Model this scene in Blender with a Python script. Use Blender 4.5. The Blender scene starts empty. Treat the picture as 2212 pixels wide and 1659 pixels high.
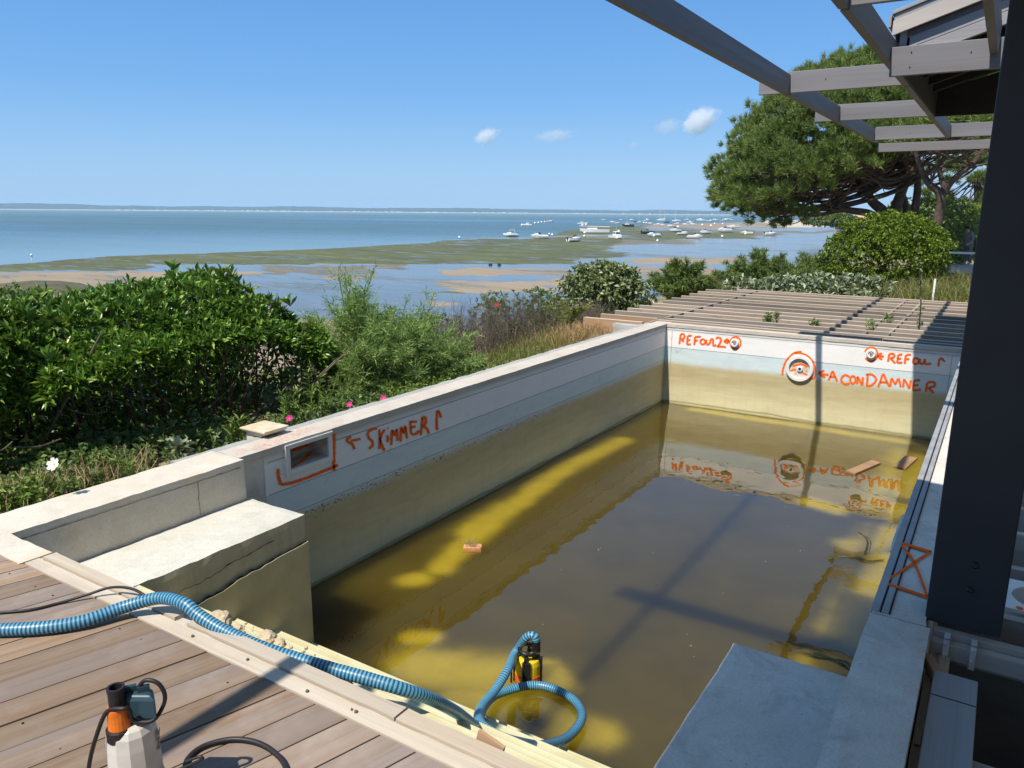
import bpy, bmesh, math, random
import numpy as np
from math import sin, cos, pi, radians, sqrt, atan2
from mathutils import Vector, Matrix, noise as mnoise
random.seed(7); RNG = np.random.default_rng(11)
S = bpy.context.scene
COL = S.collection

# ------------------------------------------------------------------ camera
# world axes: X across the pool, Y along it, Z up; the coping is z = 0
FPX, CXP, CYP = 1661.0, 1106.0, 829.5          # focal length and centre in units of a 2212 x 1659 frame
PITCH, ROLL, AZ, CAMZ = radians(12.6), radians(0.45), radians(32.3), 1.65
_f0 = Vector((-sin(AZ), cos(AZ), 0)); _r0 = Vector((cos(AZ), sin(AZ), 0)); _u0 = Vector((0, 0, 1))
FWD = _f0 * cos(PITCH) - _u0 * sin(PITCH); _up = _u0 * cos(PITCH) + _f0 * sin(PITCH)
RGT = _r0 * cos(ROLL) + _up * sin(ROLL); UPV = _up * cos(ROLL) - _r0 * sin(ROLL)
CAMP = Vector((0, 0, CAMZ))
cam = bpy.data.cameras.new('camera'); camo = bpy.data.objects.new('camera', cam); COL.objects.link(camo)
cam.sensor_fit = 'HORIZONTAL'; cam.sensor_width = 36.0; cam.lens = 36.0 * FPX / 2212.0
cam.clip_start = 0.05; cam.clip_end = 40000
camo.matrix_world = Matrix(((RGT.x, UPV.x, -FWD.x, 0), (RGT.y, UPV.y, -FWD.y, 0), (RGT.z, UPV.z, -FWD.z, CAMZ), (0, 0, 0, 1)))
S.camera = camo

# ------------------------------------------------------------------ sky, sun, exposure
SUNV = Vector((-0.085, -0.64, 1.0)).normalized()
SUN_EL = math.asin(SUNV.z)
w = bpy.data.worlds.new('World'); S.world = w; w.use_nodes = True
nt = w.node_tree; nt.nodes.clear()
sky = nt.nodes.new('ShaderNodeTexSky'); sky.sky_type = 'NISHITA'; sky.sun_disc = False
sky.sun_elevation = SUN_EL; sky.sun_rotation = atan2(SUNV.x, SUNV.y)
sky.altitude = 0; sky.air_density = 1.0; sky.dust_density = 0.6; sky.ozone_density = 2.2
bg = nt.nodes.new('ShaderNodeBackground'); bg.inputs['Strength'].default_value = 0.12
wo = nt.nodes.new('ShaderNodeOutputWorld')
# the clear air of the photograph: pale blue at the horizon, deep blue above, whitened overhead to lift the shade, the same all round
tcw = nt.nodes.new('ShaderNodeTexCoord'); sxw = nt.nodes.new('ShaderNodeSeparateXYZ'); nt.links.new(tcw.outputs['Generated'], sxw.inputs[0])
rmp = nt.nodes.new('ShaderNodeValToRGB'); nt.links.new(sxw.outputs['Z'], rmp.inputs[0])
els = [(0.0, (0.285, 0.525, 0.840)), (0.045, (0.255, 0.500, 0.840)), (0.14, (0.135, 0.390, 0.800)), (0.30, (0.075, 0.285, 0.720)), (0.6, (0.150, 0.345, 0.68)), (1.0, (0.190, 0.365, 0.65))]
while len(rmp.color_ramp.elements) < len(els): rmp.color_ramp.elements.new(0.5)
for e_, (p_, c_) in zip(rmp.color_ramp.elements, els): e_.position = p_; e_.color = (*c_, 1)
scw = nt.nodes.new('ShaderNodeVectorMath'); scw.operation = 'SCALE'; nt.links.new(rmp.outputs[0], scw.inputs[0]); scw.inputs['Scale'].default_value = 6.25
mxw = nt.nodes.new('ShaderNodeMix'); mxw.data_type = 'RGBA'; mxw.inputs[0].default_value = 0.82
nt.links.new(sky.outputs[0], mxw.inputs[6]); nt.links.new(scw.outputs[0], mxw.inputs[7])
nt.links.new(mxw.outputs[2], bg.inputs['Color']); nt.links.new(bg.outputs[0], wo.inputs['Surface'])
sd = bpy.data.lights.new('sun', 'SUN'); sd.energy = 4.3; sd.angle = radians(0.53); sd.color = (1.0, 0.945, 0.85)
so = bpy.data.objects.new('sun', sd); COL.objects.link(so)
so.rotation_euler = SUNV.to_track_quat('Z', 'Y').to_euler(); so.location = (0, 0, 30)
S.view_settings.view_transform = 'Standard'; S.view_settings.look = 'None'
S.view_settings.exposure = 0.50; S.view_settings.gamma = 1.0; S.view_settings.use_curve_mapping = False
S.render.engine = 'CYCLES'
S.cycles.use_denoising = True
S.cycles.max_bounces = 8; S.cycles.transparent_max_bounces = 16; S.cycles.volume_bounces = 6
S.cycles.caustics_reflective = False; S.cycles.caustics_refractive = False

# ------------------------------------------------------------------ geometry helpers
def ray(x, y):
    return RGT * ((x - CXP) / FPX) - UPV * ((y - CYP) / FPX) + FWD
def P(x, y, Z=None, X=None, Y=None, d=None):
    "the place in the world where the sight line (x, y) meets the plane z=Z, x=X, y=Y or the distance d"
    r = ray(x, y)
    t = (Z - CAMP.z) / r.z if Z is not None else X / r.x if X is not None else Y / r.y if Y is not None else d / Vector((r.x, r.y, 0)).length
    return CAMP + r * t
def PR(p):
    v = Vector(p) - CAMP; z = v.dot(FWD)
    return CXP + FPX * v.dot(RGT) / z, CYP - FPX * v.dot(UPV) / z

ROOT = {}
def orig(o):
    while o is not None and o.parent is not None: o = o.parent
    return o.location if o is not None else Vector((0, 0, 0))
def mk(name, V, F, mats, parent=None, mi=None, smooth=False, loc=None):
    "one mesh object; V in world coordinates"
    me = bpy.data.meshes.new(name)
    o = bpy.data.objects.new(name, me); COL.objects.link(o)
    off = Vector((0, 0, 0))
    if parent is not None:
        o.parent = parent; off = Vector(orig(parent))
    elif loc is not None:
        off = Vector(loc); o.location = off
    if isinstance(V, np.ndarray):
        V = V - np.array(off)
        me.vertices.add(len(V)); me.vertices.foreach_set('co', V.astype(np.float32).ravel())
        F = np.asarray(F); k = F.shape[1]
        me.loops.add(F.size); me.loops.foreach_set('vertex_index', F.astype(np.int32).ravel())
        me.polygons.add(len(F)); me.polygons.foreach_set('loop_start', np.arange(0, F.size, k, dtype=np.int32))
        me.update(calc_edges=True)
    else:
        me.from_pydata([(v[0] - off.x, v[1] - off.y, v[2] - off.z) for v in V], [], F)
    if not isinstance(mats, (list, tuple)): mats = [mats]
    for m in mats: me.materials.append(m)
    if mi is not None: me.polygons.foreach_set('material_index', np.asarray(mi, dtype=np.int32))
    if smooth: me.polygons.foreach_set('use_smooth', np.ones(len(me.polygons), dtype=bool))
    me.update()
    return o
def tag(o, label=None, cat=None, group=None, kind=None):
    if label: o['label'] = label
    if cat: o['category'] = cat
    if group: o['group'] = group
    if kind: o['kind'] = kind
    return o
def thing(name, loc, label, cat, group=None, rz=0.0):
    o = bpy.data.objects.new(name, None); COL.objects.link(o); o.empty_display_size = 0.1
    o.location = loc; o.rotation_euler = (0, 0, rz)
    return tag(o, label, cat, group)
def copy_tree(o, parent=None):
    c = o.copy(); COL.objects.link(c)
    if parent is not None: c.parent = parent
    for ch in list(o.children): copy_tree(ch, c)
    return c

class MB:
    def __init__(s): s.V = []; s.F = []; s.M = []
    def add(s, V, F, m=0):
        n = len(s.V); s.V += [tuple(v) for v in V]; s.F += [tuple(i + n for i in f) for f in F]; s.M += [m] * len(F); return s
    def box(s, x0, x1, y0, y1, z0, z1, m=0):
        return s.add([(x0,y0,z0),(x1,y0,z0),(x1,y1,z0),(x0,y1,z0),(x0,y0,z1),(x1,y0,z1),(x1,y1,z1),(x0,y1,z1)],
                     [(3,2,1,0),(4,5,6,7),(0,1,5,4),(1,2,6,5),(2,3,7,6),(3,0,4,7)], m)
    def obox(s, c, sx, sy, sz, R=None, m=0):
        "box centred at c with full sizes and a rotation matrix"
        R = R or Matrix.Identity(3); c = Vector(c)
        vs = [c + R @ Vector((a*sx/2, b*sy/2, d*sz/2)) for d in (-1,1) for (a,b) in ((-1,-1),(1,-1),(1,1),(-1,1))]
        return s.add(vs, [(3,2,1,0),(4,5,6,7),(0,1,5,4),(1,2,6,5),(2,3,7,6),(3,0,4,7)], m)
    def prism(s, poly, a, b, axis='z', m=0):
        "extrude a 2-D polygon along an axis from a to b"
        def q(p, t): return (p[0],p[1],t) if axis=='z' else (p[0],t,p[1]) if axis=='y' else (t,p[0],p[1])
        n = len(poly); V = [q(p,a) for p in poly] + [q(p,b) for p in poly]
        F = [tuple(range(n-1,-1,-1)), tuple(range(n,2*n))] + [(i,(i+1)%n,n+(i+1)%n,n+i) for i in range(n)]
        return s.add(V, F, m)
    def tube(s, pts, r, n=8, m=0, cap=True):
        pts = [Vector(p) for p in pts]; k = len(pts)
        rs = r if isinstance(r, (list, tuple)) else [r] * k
        V = []; nrm = None
        for i, p in enumerate(pts):
            t = (pts[min(i+1,k-1)] - pts[max(i-1,0)]).normalized()
            if nrm is None:
                nrm = t.orthogonal().normalized()
            nrm = (nrm - t * nrm.dot(t)); nrm = nrm.normalized() if nrm.length > 1e-6 else t.orthogonal().normalized()
            bn = t.cross(nrm)
            for j in range(n):
                a = 2*pi*j/n; V.append(p + (nrm*cos(a) + bn*sin(a)) * rs[i])
        F = [(i*n+j, i*n+(j+1)%n, (i+1)*n+(j+1)%n, (i+1)*n+j) for i in range(k-1) for j in range(n)]
        if cap: F += [tuple(range(n-1,-1,-1)), tuple((k-1)*n+j for j in range(n))]
        return s.add(V, F, m)
    def lathe(s, c, prof, n=20, m=0, R=None):
        "prof: (r, h) pairs turned about z at c"
        R = R or Matrix.Identity(3); c = Vector(c); V = []; k = len(prof)
        for (r, h) in prof:
            for j in range(n):
                a = 2*pi*j/n; V.append(c + R @ Vector((r*cos(a), r*sin(a), h)))
        F = [(i*n+j, i*n+(j+1)%n, (i+1)*n+(j+1)%n, (i+1)*n+j) for i in range(k-1) for j in range(n)]
        F += [tuple(range(n-1,-1,-1)), tuple((k-1)*n+j for j in range(n))]
        return s.add(V, F, m)
    def obj(s, name, mats, parent=None, smooth=False, loc=None, bevel=0.0, segs=2):
        o = mk(name, s.V, s.F, mats, parent, s.M, smooth, loc)
        if bevel:
            b = o.modifiers.new('bevel', 'BEVEL'); b.width = bevel; b.segments = segs; b.limit_method = 'ANGLE'
        return o

def smooth_path(pts, n=8):
    "Catmull-Rom through the points"
    pts = [Vector(p) for p in pts]; out = []
    for i in range(len(pts)-1):
        p0 = pts[max(i-1,0)]; p1 = pts[i]; p2 = pts[i+1]; p3 = pts[min(i+2,len(pts)-1)]
        for j in range(n):
            t = j/n
            out.append(0.5*((2*p1) + (p2-p0)*t + (2*p0-5*p1+4*p2-p3)*t*t + (3*p1-p0-3*p2+p3)*t**3))
    out.append(pts[-1]); return out
def resample(pts, step):
    pts = [Vector(p) for p in pts]; out = [pts[0].copy()]; acc = 0.0
    for a, b in zip(pts[:-1], pts[1:]):
        L = (b-a).length
        if L < 1e-9: continue
        d = step - acc
        while d <= L:
            out.append(a + (b-a)*(d/L)); d += step
        acc = L - (d - step)
    return out
def rough_box(x0, x1, y0, y1, z0, z1, cell=0.05, amp=0.003, seed=0):
    "a cast block: box with shared grid vertices, edges slightly chipped and faces slightly uneven"
    bm = bmesh.new()
    nx, ny, nz = (max(1, int(round((b-a)/cell))) for a, b in ((x0,x1),(y0,y1),(z0,z1)))
    vs = {}
    def v(i,j,k):
        if (i,j,k) not in vs:
            p = Vector((x0+(x1-x0)*i/nx, y0+(y1-y0)*j/ny, z0+(z1-z0)*k/nz))
            e = (i in (0,nx)) + (j in (0,ny)) + (k in (0,nz))
            n1 = mnoise.noise_vector(p*3.1 + Vector((seed,0,0))); n2 = mnoise.noise_vector(p*17 + Vector((0,seed,0)))
            d = (n1*0.8 + n2*0.7) * amp
            if e >= 2:
                c = Vector(((x0+x1)/2 if i in (0,nx) else p.x, (y0+y1)/2 if j in (0,ny) else p.y, (z0+z1)/2 if k in (0,nz) else p.z))
                q = (c-p); q = q.normalized() if q.length > 0 else q
                d += q * amp * (1.2 + 2.5*max(0, mnoise.noise(p*9+Vector((seed,seed,0)))))
            vs[(i,j,k)] = bm.verts.new(p+d)
        return vs[(i,j,k)]
    def quad(*q): bm.faces.new([v(*a) for a in q])
    for i in range(nx):
        for j in range(ny):
            quad((i,j,nz),(i+1,j,nz),(i+1,j+1,nz),(i,j+1,nz)); quad((i,j,0),(i,j+1,0),(i+1,j+1,0),(i+1,j,0))
    for i in range(nx):
        for k in range(nz):
            quad((i,0,k),(i+1,0,k),(i+1,0,k+1),(i,0,k+1)); quad((i,ny,k),(i,ny,k+1),(i+1,ny,k+1),(i+1,ny,k))
    for j in range(ny):
        for k in range(nz):
            quad((0,j,k),(0,j,k+1),(0,j+1,k+1),(0,j+1,k)); quad((nx,j,k),(nx,j+1,k),(nx,j+1,k+1),(nx,j,k+1))
    bm.verts.index_update()
    V = [tuple(q.co) for q in bm.verts]; F = [tuple(q.index for q in f.verts) for f in bm.faces]
    bm.free(); return V, F

# ------------------------------------------------------------------ procedural materials
class NT:
    def __init__(s, name):
        s.m = bpy.data.materials.new(name); s.m.use_nodes = True; s.t = s.m.node_tree; s.t.nodes.clear()
        s.out = s.n('ShaderNodeOutputMaterial')
    def n(s, t, **kw):
        x = s.t.nodes.new(t)
        for k, v in kw.items(): setattr(x, k, v)
        return x
    def l(s, a, b): s.t.links.new(a, b)
    def setv(s, sock, v):
        if hasattr(v, 'is_output') or isinstance(v, bpy.types.NodeSocket): s.l(v, sock)
        else: sock.default_value = v
    def noise(s, vec, scale, detail=4, rough=0.55, dist=0.0):
        x = s.n('ShaderNodeTexNoise'); s.l(vec, x.inputs['Vector']); x.inputs['Scale'].default_value = scale
        x.inputs['Detail'].default_value = detail; x.inputs['Roughness'].default_value = rough; x.inputs['Distortion'].default_value = dist
        return x.outputs['Fac']
    def mapr(s, v, a, b, c=0.0, d=1.0, smooth=False):
        x = s.n('ShaderNodeMapRange'); s.setv(x.inputs['Value'], v)
        for i, q in zip(('From Min','From Max','To Min','To Max'), (a,b,c,d)): s.setv(x.inputs[i], q)
        if smooth: x.interpolation_type = 'SMOOTHSTEP'
        return x.outputs['Result']
    def mix(s, f, a, b, mode='MIX'):
        x = s.n('ShaderNodeMix', data_type='RGBA', blend_type=mode)
        s.setv(x.inputs['Factor'], f)
        s.setv(x.inputs['A'], a if not isinstance(a, tuple) else (*a[:3], 1)); s.setv(x.inputs['B'], b if not isinstance(b, tuple) else (*b[:3], 1))
        # colour sockets are the third pair
        return x
    def cmix(s, f, a, b, mode='MIX'):
        x = s.n('ShaderNodeMix', data_type='RGBA', blend_type=mode)
        A, B, Fc, R = x.inputs[6], x.inputs[7], x.inputs[0], x.outputs[2]
        s.setv(Fc, f); s.setv(A, (*a[:3],1) if isinstance(a, tuple) else a); s.setv(B, (*b[:3],1) if isinstance(b, tuple) else b)
        return R
    def math(s, op, a, b=0.0, c=None):
        x = s.n('ShaderNodeMath', operation=op); s.setv(x.inputs[0], a); s.setv(x.inputs[1], b)
        if c is not None: s.setv(x.inputs[2], c)
        return x.outputs[0]
    def pos(s): return s.n('ShaderNodeNewGeometry').outputs['Position']
    def objc(s): return s.n('ShaderNodeTexCoord').outputs['Object']
    def rand(s): return s.n('ShaderNodeObjectInfo').outputs['Random']
    def scalev(s, vec, sc, add=None):
        x = s.n('ShaderNodeMapping'); s.l(vec, x.inputs['Vector']); x.inputs['Scale'].default_value = sc
        if add is not None:
            cb = s.n('ShaderNodeCombineXYZ'); 
            for i in range(3): s.setv(cb.inputs[i], add)
            s.l(cb.outputs[0], x.inputs['Location'])
        return x.outputs[0]
    def bump(s, h, strength=0.3, dist=0.01):
        x = s.n('ShaderNodeBump'); s.l(h, x.inputs['Height']); x.inputs['Strength'].default_value = strength; x.inputs['Distance'].default_value = dist
        return x.outputs['Normal']
    def bsdf(s, color, rough=0.6, normal=None, metallic=0.0, spec=0.5, **kw):
        x = s.n('ShaderNodeBsdfPrincipled'); s.setv(x.inputs['Base Color'], (*color[:3],1) if isinstance(color, tuple) else color)
        s.setv(x.inputs['Roughness'], rough); x.inputs['Metallic'].default_value = metallic; x.inputs['Specular IOR Level'].default_value = spec
        if normal is not None: s.l(normal, x.inputs['Normal'])
        for k, v in kw.items(): s.setv(x.inputs[k.replace('_',' ')], v)
        return x.outputs[0]
    def done(s, sh): s.l(sh, s.out.inputs['Surface']); return s.m

def plain(name, c, rough=0.5, c2=None, scale=8.0, bump=0.0, bscale=60.0, metallic=0.0, spec=0.4, obj=True):
    t = NT(name); v = t.objc() if obj else t.pos()
    col = c
    if c2 is not None: col = t.cmix(t.mapr(t.noise(v, scale, 5), 0.35, 0.65), c, c2)
    nm = t.bump(t.noise(v, bscale, 4), bump, 0.004) if bump else None
    return t.done(t.bsdf(col, rough, nm, metallic, spec))

def concrete(name, c1, c2, c3, bump=0.25, vert=False, warm=None, mott=0.16):
    "cast concrete: broad tone, streaks, fine grain and small pits"
    t = NT(name); p = t.pos()
    big = t.noise(p, 1.7, 4, 0.6); st = t.noise(t.scalev(p, (9, 9, 0.9) if vert else (5, 5, 5)), 1.0, 5, 0.65)
    fine = t.noise(p, 95, 3, 0.6); col = t.cmix(t.mapr(big, 0.36, 0.64), c1, c2)
    col = t.cmix(t.mapr(st, 0.52, 0.74, 0, 0.6), col, c3)
    patch = t.noise(t.scalev(p, (1, 1, 1)), 4.2, 6, 0.7, 0.8); col = t.cmix(t.mapr(patch, 0.54, 0.64, 0, mott), col, tuple(q*0.78 for q in c3)); col = t.cmix(t.mapr(patch, 0.36, 0.44, mott*0.8, 0), col, tuple(min(0.82, q*1.12) for q in c2))
    if warm is not None: col = t.cmix(t.mapr(t.noise(p, 2.3, 3), 0.5, 0.7, 0, 0.8), col, warm)
    vo = t.n('ShaderNodeTexVoronoi'); t.l(p, vo.inputs['Vector']); vo.inputs['Scale'].default_value = 23
    pit = t.mapr(vo.outputs['Distance'], 0.05, 0.10, 1, 0); keep = t.mapr(t.noise(p, 6, 2), 0.55, 0.6)
    pit = t.math('MULTIPLY', pit, keep)
    col = t.cmix(t.mapr(fine, 0.3, 0.7, 0, 0.20), col, (0.10, 0.09, 0.07)); col = t.cmix(t.math('MULTIPLY', pit, 0.7), col, (0.04, 0.037, 0.03))
    h = t.math('SUBTRACT', t.math('ADD', t.math('MULTIPLY', fine, 0.35), t.noise(p, 14, 5)), pit)
    return t.done(t.bsdf(col, 0.85, t.bump(h, bump, 0.006), spec=0.25))

def wood(name, c1, c2, c3, axis='y', rough=0.75, bump=0.3, grain=1.0, rnd=0.5, use_pos=False, stain=None):
    "boards with grain drawn along one axis, each board with its own tone"
    t = NT(name); v = t.pos() if use_pos else t.objc(); r = t.rand()
    long, across = 1.1*grain, 26*grain
    sc = (across, long, across) if axis == 'y' else (long, across, across) if axis == 'x' else (across, across, long)
    add = t.math('MULTIPLY', r, 37.0)
    vv = t.scalev(v, sc, add); g = t.noise(vv, 1.0, 6, 0.62, 0.6)
    sc2 = tuple(q*0.17 for q in sc); big = t.noise(t.scalev(v, sc2, add), 1.0, 3, 0.5, 0.4)
    fine = t.noise(t.scalev(v, tuple(q*5 if q > 5 else q*3 for q in sc), add), 1.0, 3)
    col = t.cmix(t.mapr(g, 0.38, 0.62), c1, c2); col = t.cmix(t.mapr(big, 0.42, 0.66, 0, 0.85), col, c3)
    col = t.cmix(t.mapr(fine, 0.55, 0.8, 0, 0.35), col, tuple(q*0.45 for q in c1))
    if stain is not None: col = t.cmix(t.mapr(t.noise(v, 3.4, 5, 0.6), 0.55, 0.75, 0, 0.6), col, stain)
    tone = t.mapr(r, 0, 1, 1-rnd*0.5, 1+rnd*0.4)
    hsv = t.n('ShaderNodeHueSaturation'); t.l(col, hsv.inputs['Color']); t.l(tone, hsv.inputs['Value'])
    h = t.math('ADD', g, t.math('MULTIPLY', fine, 0.5))
    return t.done(t.bsdf(hsv.outputs[0], rough, t.bump(h, bump, 0.004), spec=0.3))

def leafmat(name, c1, c2, c3=None, rough=0.45, trans=0.35, spec=0.4, scale=1.2, rand_leaf=True):
    "leaves: tone differs leaf by leaf, light comes through them"
    t = NT(name); p = t.pos()
    n = t.noise(p, scale, 3); ri = t.n('ShaderNodeNewGeometry').outputs['Random Per Island']
    col = t.cmix(t.mapr(n, 0.35, 0.65), c1, c2)
    if c3 is not None: col = t.cmix(t.mapr(ri, 0.62, 0.95, 0, 0.9), col, c3)
    hsv = t.n('ShaderNodeHueSaturation'); t.l(col, hsv.inputs['Color']); t.l(t.mapr(ri, 0, 1, 0.65, 1.3), hsv.inputs['Value'])
    b = t.bsdf(hsv.outputs[0], rough, spec=spec)
    tr = t.n('ShaderNodeBsdfTranslucent'); t.l(t.cmix(0.5, hsv.outputs[0], (0.16, 0.22, 0.02)), tr.inputs['Color'])
    mx = t.n('ShaderNodeMixShader'); mx.inputs[0].default_value = trans; t.l(b, mx.inputs[1]); t.l(tr.outputs[0], mx.inputs[2])
    return t.done(mx.outputs[0])
# ------------------------------------------------------------------ materials of the setting
def liner_mat():
    "pool liner: white band, pale blue band, olive algae stain with a tide mark below"
    t = NT('pool_liner'); p = t.pos(); sx = t.n('ShaderNodeSeparateXYZ'); t.l(p, sx.inputs[0]); z = sx.outputs['Z']
    n1 = t.noise(t.scalev(p, (1.2, 1.2, 5)), 1.0, 4); n2 = t.noise(t.scalev(p, (2.2, 2.2, 14)), 1.0, 5, 0.6); drip = t.noise(t.scalev(p, (11, 11, 0.8)), 1.0, 4)
    zz = t.math('ADD', z, t.math('MULTIPLY', t.math('SUBTRACT', n1, 0.5), 0.09))
    white = t.cmix(t.mapr(n2, 0.45, 0.75, 0, 0.5), (0.81, 0.785, 0.75), (0.72, 0.695, 0.66))
    blue = t.cmix(t.mapr(n2, 0.4, 0.7), (0.60, 0.685, 0.68), (0.54, 0.62, 0.63))
    col = t.cmix(t.mapr(z, -0.362, -0.360, 1, 0), white, blue)
    olive = t.cmix(t.mapr(n2, 0.35, 0.65), (0.52, 0.435, 0.25), (0.45, 0.37, 0.20))
    pale = t.cmix(t.mapr(n2, 0.35, 0.7), (0.65, 0.595, 0.37), (0.58, 0.525, 0.315))
    stain = t.cmix(t.mapr(zz, -1.10, -0.78, 1, 0), olive, pale)
    stain = t.cmix(t.mapr(drip, 0.5, 0.8, 0, 0.16), stain, (0.34, 0.28, 0.14))
    col = t.cmix(t.mapr(zz, -0.66, -0.55, 1, 0, True), col, stain)
    speck = t.mapr(t.noise(t.scalev(p, (60, 60, 160)), 1.0, 2), 0.70, 0.74); near = t.mapr(t.math('ABSOLUTE', t.math('ADD', z, 0.60)), 0.0, 0.09, 1, 0)
    patch = t.mapr(t.noise(p, 2.0, 2), 0.5, 0.56)
    col = t.cmix(t.math('MULTIPLY', t.math('MULTIPLY', speck, near), patch), col, (0.03, 0.03, 0.02))
    scum = t.mapr(t.math('ABSOLUTE', t.math('ADD', zz, 1.215)), 0.0, 0.022, 0.7, 0); col = t.cmix(scum, col, (0.16, 0.14, 0.05))
    blot = t.mapr(t.noise(p, 7.5, 5, 0.7, 0.5), 0.60, 0.70, 0, 0.35); col = t.cmix(blot, col, (0.33, 0.31, 0.26))
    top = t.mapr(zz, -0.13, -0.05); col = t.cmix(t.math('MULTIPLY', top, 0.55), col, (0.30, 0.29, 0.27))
    return t.done(t.bsdf(col, 0.55, t.bump(t.noise(p, 3.5, 4), 0.35, 0.02), spec=0.35))
M_LINER = liner_mat()
M_LINERY = plain('stair_liner', (0.57, 0.53, 0.345), 0.6, (0.49, 0.44, 0.25), 3.0, 0.1, 12, obj=False)
M_LINERPALE = plain('pale_liner_edge', (0.66, 0.72, 0.66), 0.5, (0.58, 0.62, 0.50), 6.0, obj=False)
M_CREAM = concrete('cream_render', (0.60, 0.535, 0.43), (0.66, 0.60, 0.505), (0.49, 0.43, 0.335), 0.25, warm=(0.65, 0.49, 0.32))
M_BENCH = concrete('bench_concrete', (0.57, 0.535, 0.445), (0.63, 0.60, 0.515), (0.47, 0.435, 0.35), 0.3)
M_BENCHFACE = concrete('stained_bench_face', (0.53, 0.455, 0.315), (0.43, 0.365, 0.24), (0.30, 0.25, 0.155), 0.4, vert=True)
M_CONC = concrete('grey_concrete', (0.62, 0.575, 0.50), (0.70, 0.655, 0.58), (0.44, 0.41, 0.35), 0.45, mott=0.34)
M_COPING = concrete('coping_concrete', (0.52, 0.455, 0.375), (0.58, 0.52, 0.435), (0.42, 0.365, 0.295), 0.3)
M_COPINGGREY = concrete('outer_coping_concrete', (0.36, 0.345, 0.32), (0.43, 0.41, 0.38), (0.26, 0.25, 0.23), 0.4)
M_RAIL = plain('liner_rail', (0.62, 0.60, 0.57), 0.4, (0.50, 0.48, 0.45), 7.0)
M_RAILGREY = plain('grey_rail', (0.22, 0.22, 0.22), 0.5, (0.30, 0.29, 0.28), 9.0)
M_GAP = plain('dark_gap', (0.02, 0.018, 0.015), 0.9)
M_CRACK = plain('crack_black', (0.015, 0.013, 0.01), 1.0)  # near-black of the cracks and the dirt line
M_WPLASTIC = plain('white_plastic', (0.78, 0.76, 0.72), 0.35, (0.70, 0.67, 0.62), 6.0)
M_PAINT = plain('orange_spray_paint', (0.95, 0.155, 0.008), 0.75, (0.88, 0.115, 0.006), 25.0, spec=0.08, obj=False)
M_PAINTTHIN = None
def thin_paint():
    t = NT('thin_orange_overspray'); p = t.pos()
    b = t.bsdf((0.85, 0.20, 0.05), 0.6); tr = t.n('ShaderNodeBsdfTransparent'); mx = t.n('ShaderNodeMixShader')
    t.l(t.mapr(t.noise(p, 30, 5, 0.7), 0.45, 0.72, 0.0, 0.42), mx.inputs[0]); t.l(tr.outputs[0], mx.inputs[1]); t.l(b, mx.inputs[2])
    return t.done(mx.outputs[0])
M_PAINTTHIN = thin_paint()
def soft_paint():
    t = NT('soft_spray_edge'); p = t.pos()
    b = t.bsdf((0.92, 0.24, 0.07), 0.8, spec=0.05); tr = t.n('ShaderNodeBsdfTransparent'); mx = t.n('ShaderNodeMixShader')
    t.l(t.mapr(t.noise(p, 90, 4, 0.7), 0.35, 0.65, 0.05, 0.5), mx.inputs[0]); t.l(tr.outputs[0], mx.inputs[1]); t.l(b, mx.inputs[2])
    return t.done(mx.outputs[0])
M_PAINTSOFT = soft_paint()

# ------------------------------------------------------------------ terrain, tidal flat, sea, far shore
ZF = -5.5                                     # level of the tidal flat
def bank(y):                                  # where the garden falls away to the beach
    return -8.2 - 0.02 * min(max(y, 0), 40)
def terrain(x, y):
    plate = -0.45 - 0.028 * max(0.0, y - 14) - 0.05*max(0, -5 - x)
    if y > 70: plate = -2.0
    e = bank(y); t = (e - x) / 9.0
    t = min(1, max(0, t)); t = t*t*(3-2*t)
    z = plate*(1-t) + (ZF - 0.02 - 0.25*t) * t
    return z + 0.10*mnoise.noise(Vector((x*0.35, y*0.35, 0)))*(1-t)
def garden_mat():
    t = NT('garden_earth'); p = t.pos()
    col = t.cmix(t.mapr(t.noise(p, 0.9, 5), 0.4, 0.6), (0.30, 0.22, 0.14), (0.22, 0.18, 0.10))
    col = t.cmix(t.mapr(t.noise(p, 2.2, 5, 0.7), 0.5, 0.62), col, (0.10, 0.13, 0.035))
    col = t.cmix(t.mapr(t.noise(p, 60, 3), 0.5, 0.75, 0, 0.6), col, (0.42, 0.33, 0.22))
    return t.done(t.bsdf(col, 0.95, t.bump(t.noise(p, 18, 5), 0.6, 0.03), spec=0.1))
xs = np.concatenate([np.linspace(-46, -14, 30), np.linspace(-13.4, 6, 60), np.linspace(8, 70, 20)])
ys = np.concatenate([np.linspace(-25, -1, 12), np.linspace(0, 30, 70), np.linspace(31, 130, 50), np.linspace(140, 520, 30)])
V = []; idx = {}
inpool = lambda x, y: -5.0 < x < 12 and -25 <= y < 19
for j, y in enumerate(ys):
    for i, x in enumerate(xs):
        z = terrain(x, y)
        if -4.9 < x and y < 17.9: z = -2.1
        V.append((x, y, z))
nx = len(xs)
F = [(j*nx+i, j*nx+i+1, (j+1)*nx+i+1, (j+1)*nx+i) for j in range(len(ys)-1) for i in range(nx-1)]
tag(mk('ground', V, F, garden_mat(), smooth=True), kind='structure')

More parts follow.
